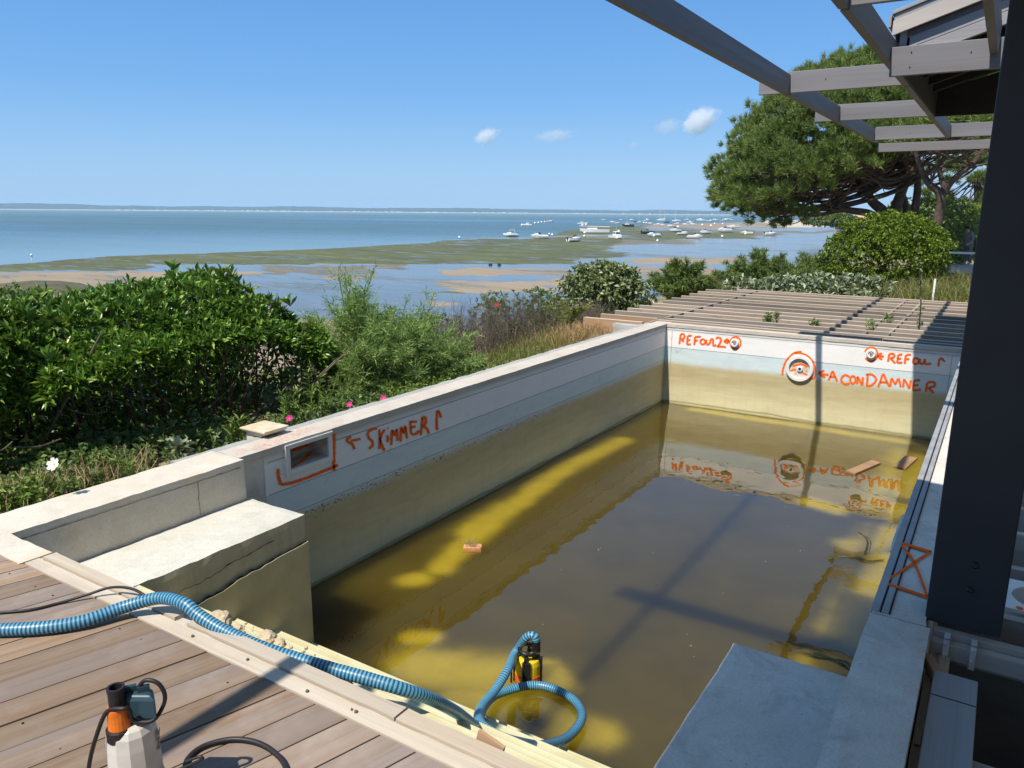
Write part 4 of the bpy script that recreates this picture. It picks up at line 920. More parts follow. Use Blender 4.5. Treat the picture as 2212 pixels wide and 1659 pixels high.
hp = [P(-60,1362,Z=.03), P(80,1357,Z=.03), P(180,1342,Z=.032), P(270,1311,Z=.05), P(345,1292,Z=.082), P(398,1304,Z=.085), P(428,1328,Z=.052), P(480,1360,Z=.01), P(560,1397,Z=-.025), P(640,1423,Z=-.06), P(720,1446,Z=-.09), P(800,1468,Z=-.115),
      P(870,1489,Z=-.15), P(930,1509,Z=-.24), P(980,1535,Z=-.42), P(1008,1555,Z=-.60), P(1026,1568,Z=-.76), P(1036,1552,Z=-.96), P(1046,1526,Z=-1.12), P(1075,1500,Z=-1.19), P(1140,1481,Z=-1.20), P(1190,1486,Z=-1.20), P(1240,1513,Z=-1.20), P(1257,1550,Z=-1.19), P(1228,1591,Z=-1.17), P(1175,1610,Z=-1.06), P(1120,1604,Z=-.88), P(1070,1587,Z=-.78),
      P(1036,1560,Z=-.80), P(1040,1528,Z=-.95), P(1070,1490,Z=-1.0), P(1098,1445,Z=-.97)]
tz = 0.0
top = lambda z: Vector((PX+0.045, PY+0.02, z))
def zat(x, y, dy):
    a, b_ = -1.4, 0.0
    for _ in range(40):
        m = (a+b_)/2
        if PR((x, y, m))[1] > dy: a = m
        else: b_ = m
    return (a+b_)/2
ZPT = zat(PX+0.046, PY+0.02, 1384)       # top of the outlet pipe
hp += [Vector((PX-0.075, PY-0.04, ZPT-0.10)), Vector((PX-0.015, PY+0.0, ZPT+0.012)), Vector((PX+0.030, PY+0.018, ZPT+0.028)), Vector((PX+0.046, PY+0.02, ZPT-0.01))]
tag(striped_hose('suction_hose', hp, 0.0265, 0.0155, [M_HB, M_HD], loc=(-2.4, 1.9, 0)), 'blue ribbed hose running from the deck down to the yellow pump', 'hose')
M_CABLE = plain('black_cable', (0.018, 0.015, 0.015), 0.5)
b = MB(); b.tube(smooth_path([P(-40,1326,Z=.006), P(60,1318,Z=.006), P(130,1302,Z=.006), P(190,1284,Z=.022), P(240,1269,Z=.045), P(285,1272,Z=.05), P(318,1290,Z=.03), P(345,1308,Z=-.02), P(420,1350,Z=-.2), P(520,1402,Z=-.27), P(640,1445,Z=-.278), P(760,1475,Z=-.28)], 8), 0.0062, 8)
tag(b.obj('power_cable', M_CABLE, smooth=True, loc=(-3.0, 1.5, 0)), 'thin black cable crossing the deck behind the blue hose', 'cable')
b = MB(); b.tube(smooth_path([P(380,1800,Z=.009), P(398,1665,Z=.009), P(412,1632,Z=.009), P(445,1610,Z=.010), P(500,1597,Z=.012), P(552,1603,Z=.012), P(592,1625,Z=.010), P(618,1660,Z=.009), P(640,1760,Z=.009)], 10), 0.0085, 10)
tag(b.obj('power_cable', M_CABLE, smooth=True, loc=(-1.6, 1.1, 0)), 'black cable looped on the deck right of the white pump', 'cable')

# ------------------------------------------------------------------ white pump on the deck
wb = P(303, 1742, Z=0); wx, wy = wb.x, wb.y
wp = thing('water_pump', (wx, wy, 0), 'white submersible pump with an orange taped outlet standing on the deck', 'pump')
M_WHITEP = plain('dirty_white_casing', (0.62, 0.59, 0.54), 0.4, (0.48, 0.45, 0.40), 7, 0.05, 30)
def ngon_loft(b, rings, n=8, m=0, rot=pi/8):
    V = []
    for (r, z) in rings:
        for j in range(n): a = 2*pi*j/n+rot; V.append((wx+r*cos(a), wy+r*sin(a), z))
    k = len(rings); F = [(i*n+j, i*n+(j+1)%n, (i+1)*n+(j+1)%n, (i+1)*n+j) for i in range(k-1) for j in range(n)] + [tuple(range(n-1,-1,-1)), tuple((k-1)*n+j for j in range(n))]
    b.add(V, F, m)
b = MB(); ngon_loft(b, [(0.073,0.0),(0.076,0.02),(0.074,0.10),(0.070,0.115),(0.067,0.215),(0.063,0.255),(0.055,0.272),(0.044,0.280)], 12); b.obj('body', M_WHITEP, wp, bevel=0.006)
Rx = (RGT.x, RGT.y); toc = Vector((-wx, -wy, 0)).normalized(); rt = Vector((RGT.x, RGT.y, 0)).normalized()
oc = Vector((wx, wy, 0)) + toc*0.030 - rt*0.030
b = MB(); b.lathe((oc.x, oc.y, 0.245), [(0.036,0),(0.036,0.03),(0.033,0.034)], 20); b.obj('outlet_collar', M_CABLE, wp)
b = MB(); b.lathe((oc.x, oc.y, 0.279), [(0.030,0),(0.0285,0.02),(0.0275,0.058),(0.026,0.062)], 20); b.obj('orange_tape', plain('orange_tape', (0.78,0.20,0.018), 0.5, (0.62,0.14,0.012), 30, 0.3, 40), wp, smooth=False)
b = MB(); V = []
nn = 18
for (r_, z_) in ((0.0215,0.341),(0.0215,0.385),(0.023,0.386),(0.023,0.398),(0.0165,0.398),(0.0165,0.36)):
    for j in range(nn): a = 2*pi*j/nn; V.append((oc.x+r_*cos(a), oc.y+r_*sin(a), z_))
b.add(V, [(q*nn+j, q*nn+(j+1)%nn, (q+1)*nn+(j+1)%nn, (q+1)*nn+j) for q in range(5) for j in range(nn)] + [tuple(5*nn+j for j in range(nn))]); b.obj('outlet', M_CABLE, wp)
fc = Vector((wx, wy, 0)) + rt*0.028 - toc*0.004
b = MB(); Rz = Matrix.Rotation(AZ*0-0.3, 3, 'Z')
b.add([fc+rt*sx*0.045*s+toc*sy*0.030*s+Vector((0,0,z)) for (s, z) in ((0.75,0.278),(1.0,0.300),(1.0,0.352),(0.72,0.366)) for (sx, sy) in ((-1,-1),(1,-1),(1,1),(-1,1))],
      [(4*i+j, 4*i+(j+1)%4, 4*i+4+(j+1)%4, 4*i+4+j) for i in range(3) for j in range(4)] + [(3,2,1,0),(12,13,14,15)])
b.obj('float_switch', plain('dark_teal_plastic', (0.022,0.055,0.075), 0.4), wp, bevel=0.005)
for s in (-0.018, 0.018):
    b = MB(); b.obox(fc+rt*s+Vector((0,0,0.372)), 0.012, 0.03, 0.02, Matrix.Rotation(-0.6,3,'Z')); b.obj('lug', plain('dark_teal_plastic_lug', (0.018,0.045,0.062), 0.4), wp)
c0 = Vector((wx, wy, 0))
loop = [fc+rt*0.0+Vector((0,0,0.372)), fc+rt*0.025+Vector((0,0,0.398)), fc+rt*0.058+Vector((0,0,0.390)), fc+rt*0.074+Vector((0,0,0.355)), fc+rt*0.064+Vector((0,0,0.315)), fc+rt*0.03+toc*0.03+Vector((0,0,0.292)), fc-rt*0.02+toc*0.04+Vector((0,0,0.300)), oc+rt*0.03+toc*0.02+Vector((0,0,0.340)), oc+rt*0.012+toc*0.032+Vector((0,0,0.352)), oc-rt*0.03+toc*0.025+Vector((0,0,0.338)), oc-rt*0.065+toc*0.03+Vector((0,0,0.27)), oc-rt*0.095+toc*0.03+Vector((0,0,0.18)), oc-rt*0.11+toc*0.04+Vector((0,0,0.09)), oc-rt*0.10+toc*0.09+Vector((0,0,0.012)), oc-rt*0.03+toc*0.22+Vector((0,0,0.008))]
b = MB(); b.tube(smooth_path(loop, 8), 0.0058, 8); b.obj('cable', M_CABLE, wp, smooth=True)
hk = c0+rt*0.078-toc*0.0
b = MB(); b.tube(smooth_path([hk+Vector((0,0,0.10)), hk+rt*0.05+Vector((0,0,0.125)), hk+rt*0.10+Vector((0,0,0.150)), hk+rt*0.112+Vector((0,0,0.158)), hk+rt*0.10+Vector((0,0,0.162)), hk+rt*0.06+Vector((0,0,0.146))], 6), 0.0045, 6); b.obj('hook', M_CABLE, wp, smooth=True)
b = MB(); b.obox(hk+Vector((0,0,0.085)), 0.03, 0.03, 0.05, Matrix.Rotation(-0.5,3,'Z')); b.obj('bracket', M_CABLE, wp, bevel=0.004)
lab = []; b = MB()
for k in range(16):
    a0 = atan2(rt.y, rt.x) + 0.18; zz = 0.15+0.06*random.random()+0.02; a = a0+random.uniform(-0.16,0.16); rr = 0.0695
    p = Vector((wx+rr*cos(a), wy+rr*sin(a), zz)); tg = Vector((-sin(a), cos(a), 0)); s = random.uniform(0.003,0.008)
    b.add([p-tg*s, p+tg*s, p+tg*s+Vector((0,0,s*1.3)), p-tg*s+Vector((0,0,s*1.3))], [(0,1,2,3)])
b.obj('worn_print', plain('worn_print', (0.16,0.13,0.12), 0.7), wp)['kind'] = 'stuff'
b = MB(); b.tube(smooth_path([c0-rt*0.07+toc*0.0+Vector((0,0,0.02)), c0-rt*0.16+toc*0.03+Vector((0,0,0.012)), c0-rt*0.22+toc*0.07+Vector((0,0,0.010)), c0-rt*0.26+toc*0.16+Vector((0,0,0.010))], 6), 0.008, 8)
b.tube(smooth_path([c0-rt*0.07+toc*0.04+Vector((0,0,0.012)), c0-rt*0.13+toc*0.055+Vector((0,0,0.011)), c0-rt*0.2+toc*0.10+Vector((0,0,0.010))], 6), 0.009, 8)
b.obj('blue_rope', plain('blue_rope', (0.018,0.035,0.23), 0.7, (0.03,0.06,0.32), 120), wp, smooth=True)

# ------------------------------------------------------------------ yellow pump in the water
yp = thing('water_pump', (PX, PY, ZB), 'yellow and black submersible pump standing in the pool water', 'pump')
M_YEL = plain('yellow_casing', (0.72, 0.50, 0.015), 0.35, (0.62,0.42,0.012), 9); M_ORG = plain('orange_casing', (0.62, 0.13, 0.012), 0.4); M_BLK = plain('black_plastic', (0.012,0.012,0.013), 0.35)
b = MB(); b.lathe((PX,PY,ZB), [(0.080,0),(0.084,0.02),(0.084,0.062),(0.082,0.064)], 24); b.obj('lower_body', M_ORG, yp, smooth=False, bevel=0.002)
b = MB(); b.lathe((PX,PY,-1.183), [(0.081,0),(0.081,0.065),(0.074,0.095),(0.055,0.105)], 24); b.obj('body', M_YEL, yp, bevel=0.002)
for a in (-1.15, 0.4, 2.0, 3.6, 5.0):
    p = Vector((PX+0.082*cos(a), PY+0.082*sin(a), -1.20)); b = MB(); b.obox(p+Vector((0,0,0.03)), 0.02, 0.052 if a in (-1.15,) else 0.030, 0.19, Matrix.Rotation(a,3,'Z')); b.obj('rib', M_BLK, yp, bevel=0.004)
b = MB(); ring = [(PX+0.055*cos(a), PY+0.055*sin(a), -1.045+0.02*sin(a*0.5)) for a in np.linspace(0, 2*pi, 26)]
b.tube(ring, 0.012, 8, cap=False); b.obj('handle', M_BLK, yp, smooth=True)
b = MB()
for a in (0.4, 2.0, 3.6, 5.0, -1.15): b.tube([(PX+0.078*cos(a),PY+0.078*sin(a),-1.11),(PX+0.055*cos(a),PY+0.055*sin(a),-1.045)], 0.010, 6)
b.obj('handle_stay', M_BLK, yp)
b = MB(); b.lathe((PX+0.046,PY+0.02,-1.12), [(0.026,0),(0.026,0.025),(0.022,0.027)], 18); b.obj('outlet_neck', M_YEL, yp)
b = MB(); b.lathe((PX+0.046,PY+0.02,-1.092), [(0.027,0),(0.027,0.02),(0.024,0.022),(0.024,0.05),(0.028,0.052),(0.028,0.062),(0.0265,0.064),(0.0275,max(0.12, ZPT+1.092))], 18); b.obj('outlet_pipe', M_BLK, yp)
b = MB(); b.lathe((PX+0.046,PY+0.02,-1.042), [(0.0282,0),(0.0282,0.006)], 18); b.obj('hose_clip', plain('brass_clip', (0.5,0.38,0.15), 0.4, metallic=0.6), yp)
b = MB(); b.tube(smooth_path([(PX-0.03,PY-0.02,-1.06),(PX-0.06,PY-0.05,-1.075),(PX-0.075,PY-0.07,-1.14),(PX-0.07,PY-0.085,-1.24)], 6), 0.006, 6); b.obj('cable', M_BLK, yp, smooth=True)

# ------------------------------------------------------------------ floating boards, rubble
def board(name, quad, z0, z1, mat, label, cat='board'):
    c = [P(382.5*0+1382.5+x*0.375, 537.6+y*0.375, Z=z1) for x, y in quad]
    b = MB(); b.add([(p.x,p.y,z0) for p in c]+[(p.x,p.y,z1) for p in c], [(3,2,1,0),(4,5,6,7),(0,1,5,4),(1,2,6,5),(2,3,7,6),(3,0,4,7)])
    m = sum(c, Vector())/4
    return tag(b.obj(name, mat, loc=(m.x,m.y,z0), bevel=0.003), label, cat)
M_FB = wood('wet_board', (0.30,0.17,0.09), (0.36,0.22,0.12), (0.24,0.15,0.09), 'x', 0.6, 0.2, 0.8, 0.2)
board('floating_board', [(1190,1275),(1240,1292),(1388,1230),(1338,1214)], ZW-0.01, ZW+0.018, M_FB, 'longer reddish board floating by the far right end of the pool', 'board')
board('floating_board', [(1460,1247),(1530,1264),(1600,1202),(1528,1190)], ZW-0.01, ZW+0.018, M_FB, 'shorter board floating nearest the right wall of the pool', 'board')
c = [P(691+x*0.3333, 1106+y*0.3333, Z=ZW+0.03) for x, y in ((928,232),(1046,234),(1050,206),(936,206))]
ft = thing('floating_board', (sum(c, Vector())/4).to_tuple()[:2]+(ZW,), 'small orange board with twigs on it floating in the yellow strip of water', 'board')
b = MB(); b.add([(p.x,p.y,ZW-0.015) for p in c]+[(p.x,p.y,ZW+0.03) for p in c], [(3,2,1,0),(4,5,6,7),(0,1,5,4),(1,2,6,5),(2,3,7,6),(3,0,4,7)]); b.obj('board', wood('orange_board', (0.52,0.24,0.10), (0.60,0.31,0.15), (0.45,0.22,0.10), 'x', 0.7, 0.2, 1.0, 0.0), ft, bevel=0.004)
b = MB(); m = sum(c, Vector())/4
for k in range(38):
    a = random.uniform(0, 2*pi); p = m+Vector((random.gauss(-0.02,0.035), random.gauss(0,0.03), 0.006+random.random()*0.02)); d = Vector((cos(a), sin(a), random.uniform(-0.1,0.9)))*random.uniform(0.02,0.055); b.tube([p, p+d*0.6+Vector((0,0,0.004)), p+d], 0.0016, 4)
b.obj('twigs', plain('dry_twigs', (0.20,0.15,0.10), 0.9), ft)['kind'] = 'stuff'
def rock(name, c, r, seed, mat, label, cat='rubble', group=None, sq=0.75):
    bm = bmesh.new(); bmesh.ops.create_icosphere(bm, subdivisions=3, radius=1.0)
    for v in bm.verts:
        n = v.co.normalized(); k = 1+0.35*mnoise.noise(n*1.3+Vector((seed,0,0)))+0.22*mnoise.noise(n*3.5+Vector((0,seed,0)))+0.08*mnoise.noise(n*9)
        v.co = Vector((n.x*k*r, n.y*k*r*0.8, n.z*k*r*sq)) + Vector(c)
    bm.verts.index_update(); V = [tuple(v.co) for v in bm.verts]; F = [tuple(q.index for q in f.verts) for f in bm.faces]; bm.free()
    return tag(mk(name, V, F, mat, loc=c), label, cat, group)
M_RUB = plain('mortar_rubble', (0.42,0.33,0.21), 0.95, (0.52,0.43,0.30), 12, 0.8, 45)
for (x, y, r, s, lb) in ((478,1343,0.058,3,'largest tan mortar lump on the stair by the bench front'), (515,1357,0.03,5,'flat tan mortar lump second from the hose bend'), (578,1380,0.046,8,'tan mortar lump on the stair above the middle of the hose'), (604,1388,0.032,11,'small tan mortar lump at the right end of the rubble')):
    p = P(x, y, Z=BZ+0.02); rock('rubble', (p.x, p.y, BZ+r*0.5), r, s, M_RUB, lb, 'rubble', 'mortar lumps on the pool stair')
b = MB()
for k in range(26):
    p = P(random.uniform(520, 690), 0, Z=BZ) if False else Vector((random.uniform(-2.9,-2.2), random.uniform(2.06,2.16), BZ)); r = random.uniform(0.004,0.010)
    b.lathe((p.x,p.y,p.z), [(r,0),(r*0.9,r),(r*0.3,r*1.4)], 5)
tag(b.obj('crumbs', M_RUB), 'crumbs of mortar scattered on the top stair', 'rubble', kind='stuff')
p = P(1050*0.3333+691, 1490*0.3333+1106, Z=0.03)
b = MB(); b.obox((p.x, 1.775, -0.02), 0.10, 0.012, 0.085, Matrix.Rotation(0.25,3,'Y')); tag(b.obj('wood_chip', M_JOISTW, loc=(p.x,1.775,-0.06)), 'brown wood chip wedged against the deck rail', 'wood chip')
# ------------------------------------------------------------------ plants
UPZ = np.array([0, 0, 1.0])
def nrm(a): return a/np.maximum(1e-9, np.linalg.norm(a, axis=-1, keepdims=True))
def rdir(n): return nrm(RNG.normal(size=(n, 3)))
def leaf_arrays(B, D, L, W, fold=0.25, droop=0.15, up=None):
    "diamond leaves folded on the midrib: base, two sides, tip"
    n = len(B); D = nrm(D); up = UPZ + 0.7*RNG.normal(size=(n,3)) if up is None else up
    side = nrm(np.cross(D, up)); N = nrm(np.cross(side, D))
    L = np.broadcast_to(np.asarray(L, float).reshape(-1,1), (n,1)); W = np.broadcast_to(np.asarray(W, float).reshape(-1,1), (n,1))
    mid = B + D*L*0.52; tip = B + D*L - UPZ*L*droop
    V = np.stack([B, mid+side*W*0.5+N*W*fold, tip, mid-side*W*0.5+N*W*fold], 1).reshape(-1,3)
    k = np.arange(n)[:,None]*4
    F = np.concatenate([k+np.array([[0,1,2]]), k+np.array([[0,2,3]])], 1).reshape(-1,3)
    return V, F
def blade_arrays(B, D, L, W, bend=0.0):
    "needles and grass: one thin triangle, or two when bent"
    n = len(B); D = nrm(D); side = nrm(np.cross(D, RNG.normal(size=(n,3))))
    L = np.broadcast_to(np.asarray(L, float).reshape(-1,1), (n,1)); W = np.broadcast_to(np.asarray(W, float).reshape(-1,1), (n,1))
    if not bend:
        V = np.stack([B-side*W*0.5, B+side*W*0.5, B+D*L], 1).reshape(-1,3); k = np.arange(n)[:,None]*3
        return V, k+np.array([[0,1,2]])
    m = B+D*L*0.55; tip = B+D*L*0.95 + (np.c_[D[:,:2], np.zeros(n)]*0.5 - UPZ)*L*bend
    V = np.stack([B-side*W*0.5, B+side*W*0.5, m+side*W*0.35, m-side*W*0.35, tip], 1).reshape(-1,3); k = np.arange(n)[:,None]*5
    return V, np.concatenate([k+np.array([[0,1,2]]), k+np.array([[0,2,3]]), k+np.array([[3,2,4]])], 1).reshape(-1,3)
def join(parts):
    Vs, Fs, o = [], [], 0
    for V, F in parts: Vs.append(V); Fs.append(F+o); o += len(V)
    return np.concatenate(Vs), np.concatenate(Fs)
def rosette_arrays(C, A, k, L, W, spread=(0.5, 1.25), **kw):
    "whorls of k leaves round an axis"
    n = len(C); A = nrm(A); t = nrm(np.cross(A, rdir(n))); b = np.cross(A, t)
    ph = RNG.uniform(0, 2*pi, (n, k)); th = RNG.uniform(*spread, (n, k))
    D = (A[:,None]*np.cos(th)[...,None] + (t[:,None]*np.cos(ph)[...,None] + b[:,None]*np.sin(ph)[...,None])*np.sin(th)[...,None]).reshape(-1,3)
    B = np.repeat(C, k, 0) + np.repeat(A, k, 0)*RNG.uniform(-0.02, 0.03, (n*k,1))
    return leaf_arrays(B, D, L*RNG.uniform(0.7, 1.15, n*k), W*RNG.uniform(0.8, 1.1, n*k), **kw)
def stuffmesh(name, VF, mat, parent, kind='stuff'):
    o = mk(name, VF[0], VF[1], mat, parent)
    if kind: o['kind'] = kind
    return o
M_BARK = plain('grey_bark', (0.115,0.085,0.06), 0.9, (0.17,0.13,0.095), 14, 0.5, 60)
M_PBARK = plain('pine_bark', (0.062,0.042,0.031), 0.95, (0.105,0.078,0.060), 7, 0.6, 25)
M_DRY = leafmat('dry_stems', (0.15,0.115,0.080), (0.20,0.16,0.12), (0.26,0.21,0.15), 0.9, 0.1)
M_STRAW = leafmat('straw', (0.34,0.25,0.13), (0.42,0.31,0.17), (0.30,0.20,0.10), 0.9, 0.25)

# --- glossy hedge shrub along the left wall: a leafy roof over dark bare stems
M_HEDGE = leafmat('hedge_leaf', (0.070,0.170,0.020), (0.115,0.235,0.032), (0.29,0.40,0.075), 0.30, 0.24, 0.5, 1.6)
hedge = thing('hedge_shrub', (-7.0, 3.7, -0.5), 'big glossy green hedge shrub with dark bare stems left of the pool', 'shrub')
def htop(y):     # crest height along the hedge
    return np.interp(y, [0.6,1.5,2.2,2.9,3.4,4.0,4.6,5.1,5.5,5.9,6.25], [0.32,0.38,0.54,0.78,0.76,0.74,0.90,0.92,0.72,0.52,0.20])
def hsurf(n, front=0.5):
    y = RNG.uniform(0.7, 6.15, n); u = RNG.uniform(0, 1, n)
    X0, X1 = -6.15 - 0.25*(y < 3), -8.1
    x = np.where(u < front, X0 - RNG.uniform(0, 0.35, n), X0 + (X1-X0)*RNG.uniform(0, 1, n))
    crown = htop(y) - 0.55*np.clip((x-(-6.75))/0.6, 0, 1)**2 - 0.25*np.clip((-7.6-x)/0.5, 0, 1)**2
    low = np.interp(y, [0.7,2.0,2.7,3.3,4.2,5.0,5.7,6.2], [-0.55,-0.40,-0.10,0.30,0.42,0.42,0.18,-0.05])
    z = np.where(u < front, low + (crown-low)*RNG.uniform(0,1,n)**0.8, crown - RNG.exponential(0.06, n))
    bump = np.array([mnoise.noise(Vector((a*1.6, b*1.6, c*1.6))) for a, b, c in zip(x, y, z)])
    z = z + 0.16*bump; x = x + 0.22*bump
    A = np.stack([np.where(u < front, 0.75, 0.05), np.where(u < front, -0.35, -0.05), np.where(u < front, 0.65, 1.0)], 1) + 0.35*RNG.normal(size=(n,3))
    return np.stack([x,y,z],1), A
C, A = hsurf(3300, 0.5); VF = rosette_arrays(C, A, 12, 0.112, 0.031, (0.2,1.0)); stuffmesh('foliage', VF, M_HEDGE, hedge)
n = 46000; y = RNG.uniform(0.7,6.1,n); x = np.where(RNG.uniform(size=n)<0.68, RNG.uniform(-8.2,-7.7,n), RNG.uniform(-8.0,-6.80,n)); z = -0.85 + RNG.uniform(0,1,n)*(htop(y)+0.75)
VF = leaf_arrays(np.stack([x,y,z],1), rdir(n)+[0,0,0.2], 0.09*RNG.uniform(.7,1.2,n), 0.036); stuffmesh('inner_leaves', VF, M_HEDGE, hedge)
V, F = rosette_arrays(np.zeros((1,3)), np.array([[0,0,1.0]]), 15, 0.125, 0.034, (0.12,0.85))
r0 = mk('leaf_rosette', V, F, M_HEDGE)
C, A = hsurf(230, 0.55); C2 = []
yy = RNG.uniform(1.6, 5.9, 60); C2 = np.stack([RNG.uniform(-7.6,-6.5,60), yy, htop(yy)+RNG.uniform(0.0,0.10,60)],1); C = np.concatenate([C, C2]); A = np.concatenate([A, np.tile([[0.05,0,1.0]], (60,1))+0.2*RNG.normal(size=(60,3))])
for i, (c, a) in enumerate(zip(C, A)):
    o = r0 if i == 0 else r0.copy()
    if i: COL.objects.link(o)
    o.parent = hedge; o.location = Vector(c) - Vector(hedge.location); o.rotation_euler = Vector(a).to_track_quat('Z','Y').to_euler(); s = random.uniform(0.85,1.35); o.scale = (s,s,s)
b = MB()
for k in range(85):
    y = random.uniform(0.8, 6.0); x = random.uniform(-7.7,-6.5); top = Vector((x+random.uniform(-.2,.35), y+random.uniform(-.4,.4), float(htop(y))-0.1)); base = Vector((random.uniform(-7.5,-6.9), y+random.uniform(-.5,.5), -0.95))
    m = (base+top)/2 + Vector((random.uniform(-.15,.25), random.uniform(-.2,.2), random.uniform(-.1,.1))); b.tube(smooth_path([base, m, top], 5), [random.uniform(.010,.022)]*5+[0.009]*5+[0.005], 5)
for k in range(40):   # bare outer twigs catching light
    y = random.uniform(2.6, 6.1); p = Vector((random.uniform(-6.6,-6.2), y, random.uniform(-0.7,0.3))); d = Vector((random.uniform(-.1,.3), random.uniform(-.6,.6), random.uniform(-0.2,0.7)))*random.uniform(.25,.6)
    b.tube(smooth_path([p, p+d*0.5+Vector((0,0,-.03)), p+d], 4), 0.0055, 4)
for s in ((-6.2,5.1,-0.6, -5.9,6.15,0.25), (-6.3,4.9,-0.75, -5.95,5.9,0.1), (-6.35,4.3,-0.8,-6.1,5.6,0.0)):
    b.tube(smooth_path([s[:3], ((s[0]+s[3])/2-.1,(s[1]+s[4])/2,(s[2]+s[5])/2-0.05), s[3:]], 5), [0.013]*5+[0.008]*5+[0.005], 5)
b.obj('stems', M_BARK, hedge)

# --- shrubs made of leaf clusters in blobs
def blob_shrub(name, label, cat, base, blobs, mat, n, L, W, k=6, spread=(0.4,1.4), stems=10, group=None, up=0.35, shell=0.55, fold=0.25, stem_mat=None, parts=0):
    root = thing(name, base, label, cat, group)
    tot = sum(b_[1][0]*b_[1][1] for b_ in blobs); Cs = []; As = []
    for (c, r) in blobs:
        m = max(4, int(n*r[0]*r[1]/tot)); d = rdir(m); rad = RNG.uniform(shell, 1.0, (m,1))**0.6
        q = np.array([mnoise.noise(Vector(tuple(v*2.1))+Vector(c)) for v in d])[:,None]
        Cs.append(np.array(c) + d*np.array(r)*rad*(1+0.35*q)); As.append(d + UPZ*up + 0.35*RNG.normal(size=(m,3)))
    C = np.concatenate(Cs); A = np.concatenate(As); keep = C[:,2] > base[2]-0.1
    stuffmesh('foliage', rosette_arrays(C[keep], A[keep], k, L, W, spread, fold=fold), mat, root)
    if parts:
        V, F = rosette_arrays(np.zeros((1,3)), np.array([[0,0,1.0]]), k, L*1.15, W*1.15, spread, fold=fold); p0 = mk('leaf_cluster', V, F, mat)
        vis = C[np.argsort((C - np.array(CAMP))@np.array((FWD.x,FWD.y,0))*0.6 - C[:,2]*1.0)[:parts*3]]; vis = vis[RNG.permutation(len(vis))[:parts]]
        for i, c in enumerate(vis):
            o = p0 if i == 0 else p0.copy()
            if i: COL.objects.link(o)
            o.parent = root; o.location = Vector(c)-Vector(base)+Vector((0,-0.03,0.03)); o.rotation_euler = (random.uniform(-.7,.7), random.uniform(-.7,.7), random.uniform(0,6.28))
    if stems:
        b = MB()
        for i in range(stems):
            t = C[RNG.integers(len(C))]; p0_ = Vector(base)+Vector((random.uniform(-.15,.15)*blobs[0][1][0], random.uniform(-.15,.15)*blobs[0][1][1], -0.1)); m = (p0_+Vector(t))/2+Vector((0,0,-0.08*blobs[0][1][2]))
            rr = 0.012*max(1.0, blobs[0][1][2]); b.tube(smooth_path([p0_, m, Vector(t)], 4), [rr]*4+[rr*0.6]*4+[rr*0.3], 5)
        b.obj('stems', stem_mat or M_BARK, root)
    return root
M_ELE = leafmat('silver_green_leaf', (0.12,0.165,0.05), (0.17,0.215,0.075), (0.42,0.44,0.26), 0.45, 0.2, 0.45, 1.0)
M_SIL = leafmat('silver_leaf', (0.18,0.22,0.115), (0.25,0.285,0.165), (0.40,0.43,0.29), 0.5, 0.2, 0.45, 0.8)
M_BROAD = leafmat('bright_green_leaf', (0.105,0.175,0.012), (0.165,0.240,0.016), (0.25,0.32,0.035), 0.45, 0.3, 0.4, 0.7)
M_TAM = leafmat('feathery_green', (0.19,0.32,0.085), (0.25,0.36,0.11), (0.38,0.44,0.14), 0.7, 0.35, 0.2, 1.2)
M_TAM2 = leafmat('feathery_dark_green', (0.115,0.175,0.045), (0.16,0.22,0.06), (0.23,0.27,0.08), 0.7, 0.3, 0.2, 0.5)
M_PINE = leafmat('pine_needles', (0.125,0.195,0.045), (0.175,0.245,0.060), (0.26,0.30,0.09), 0.6, 0.25, 0.25, 0.35)
M_LOW = leafmat('low_leaf', (0.105,0.185,0.028), (0.15,0.235,0.04), (0.25,0.31,0.06), 0.5, 0.3, 0.35, 2.5)
M_ROSE = leafmat('rose_leaf', (0.08,0.15,0.038), (0.12,0.185,0.05), (0.19,0.24,0.075), 0.45, 0.3, 0.35, 2.5)
def gz(x, y): return terrain(x, y)

eb = P(1300, 690, Z=-0.6); ex, ey = eb.x, eb.y
blob_shrub('silverberry_bush', 'round dense bush of pale backed leaves behind the dry twigs', 'bush', (ex, ey, -0.9),
  [((ex,ey,0.0),(0.80,0.8,0.62)), ((ex-0.55,ey-0.15,-0.28),(0.5,0.5,0.5)), ((ex+0.55,ey+0.1,-0.12),(0.55,0.5,0.5)), ((ex+0.25,ey,0.22),(0.5,0.5,0.36)), ((ex-0.2,ey,0.15),(0.5,0.5,0.4)), ((ex-0.85,ey-0.5,-0.55),(0.35,0.35,0.35))], M_ELE, 2300, 0.11, 0.042, 6, stems=14, parts=120)
sb = P(1770, 640, Z=-0.5); 
q = [P(x, y, Z=z) for x, y, z in ((1660,632,-0.35),(1710,628,-0.3),(1770,626,-0.3),(1830,630,-0.3),(1880,636,-0.35),(1590,632,-0.4))]
blob_shrub('silver_leaf_shrub', 'low spreading shrub with large silvery leaves behind the joist frame', 'shrub', (sb.x, sb.y, -0.9), [((p.x,p.y+0.3,p.z-0.1),(0.62,0.5,0.42)) for p in q], M_SIL, 950, 0.19, 0.075, 5, stems=8, parts=120, up=0.6)
bb = P(1915, 620, d=27.0); bx_, by_ = bb.x, bb.y; s_ = 27/1661
def at27(x, y, d=27.0): p = P(x, y, d=d); return (p.x, p.y, p.z)
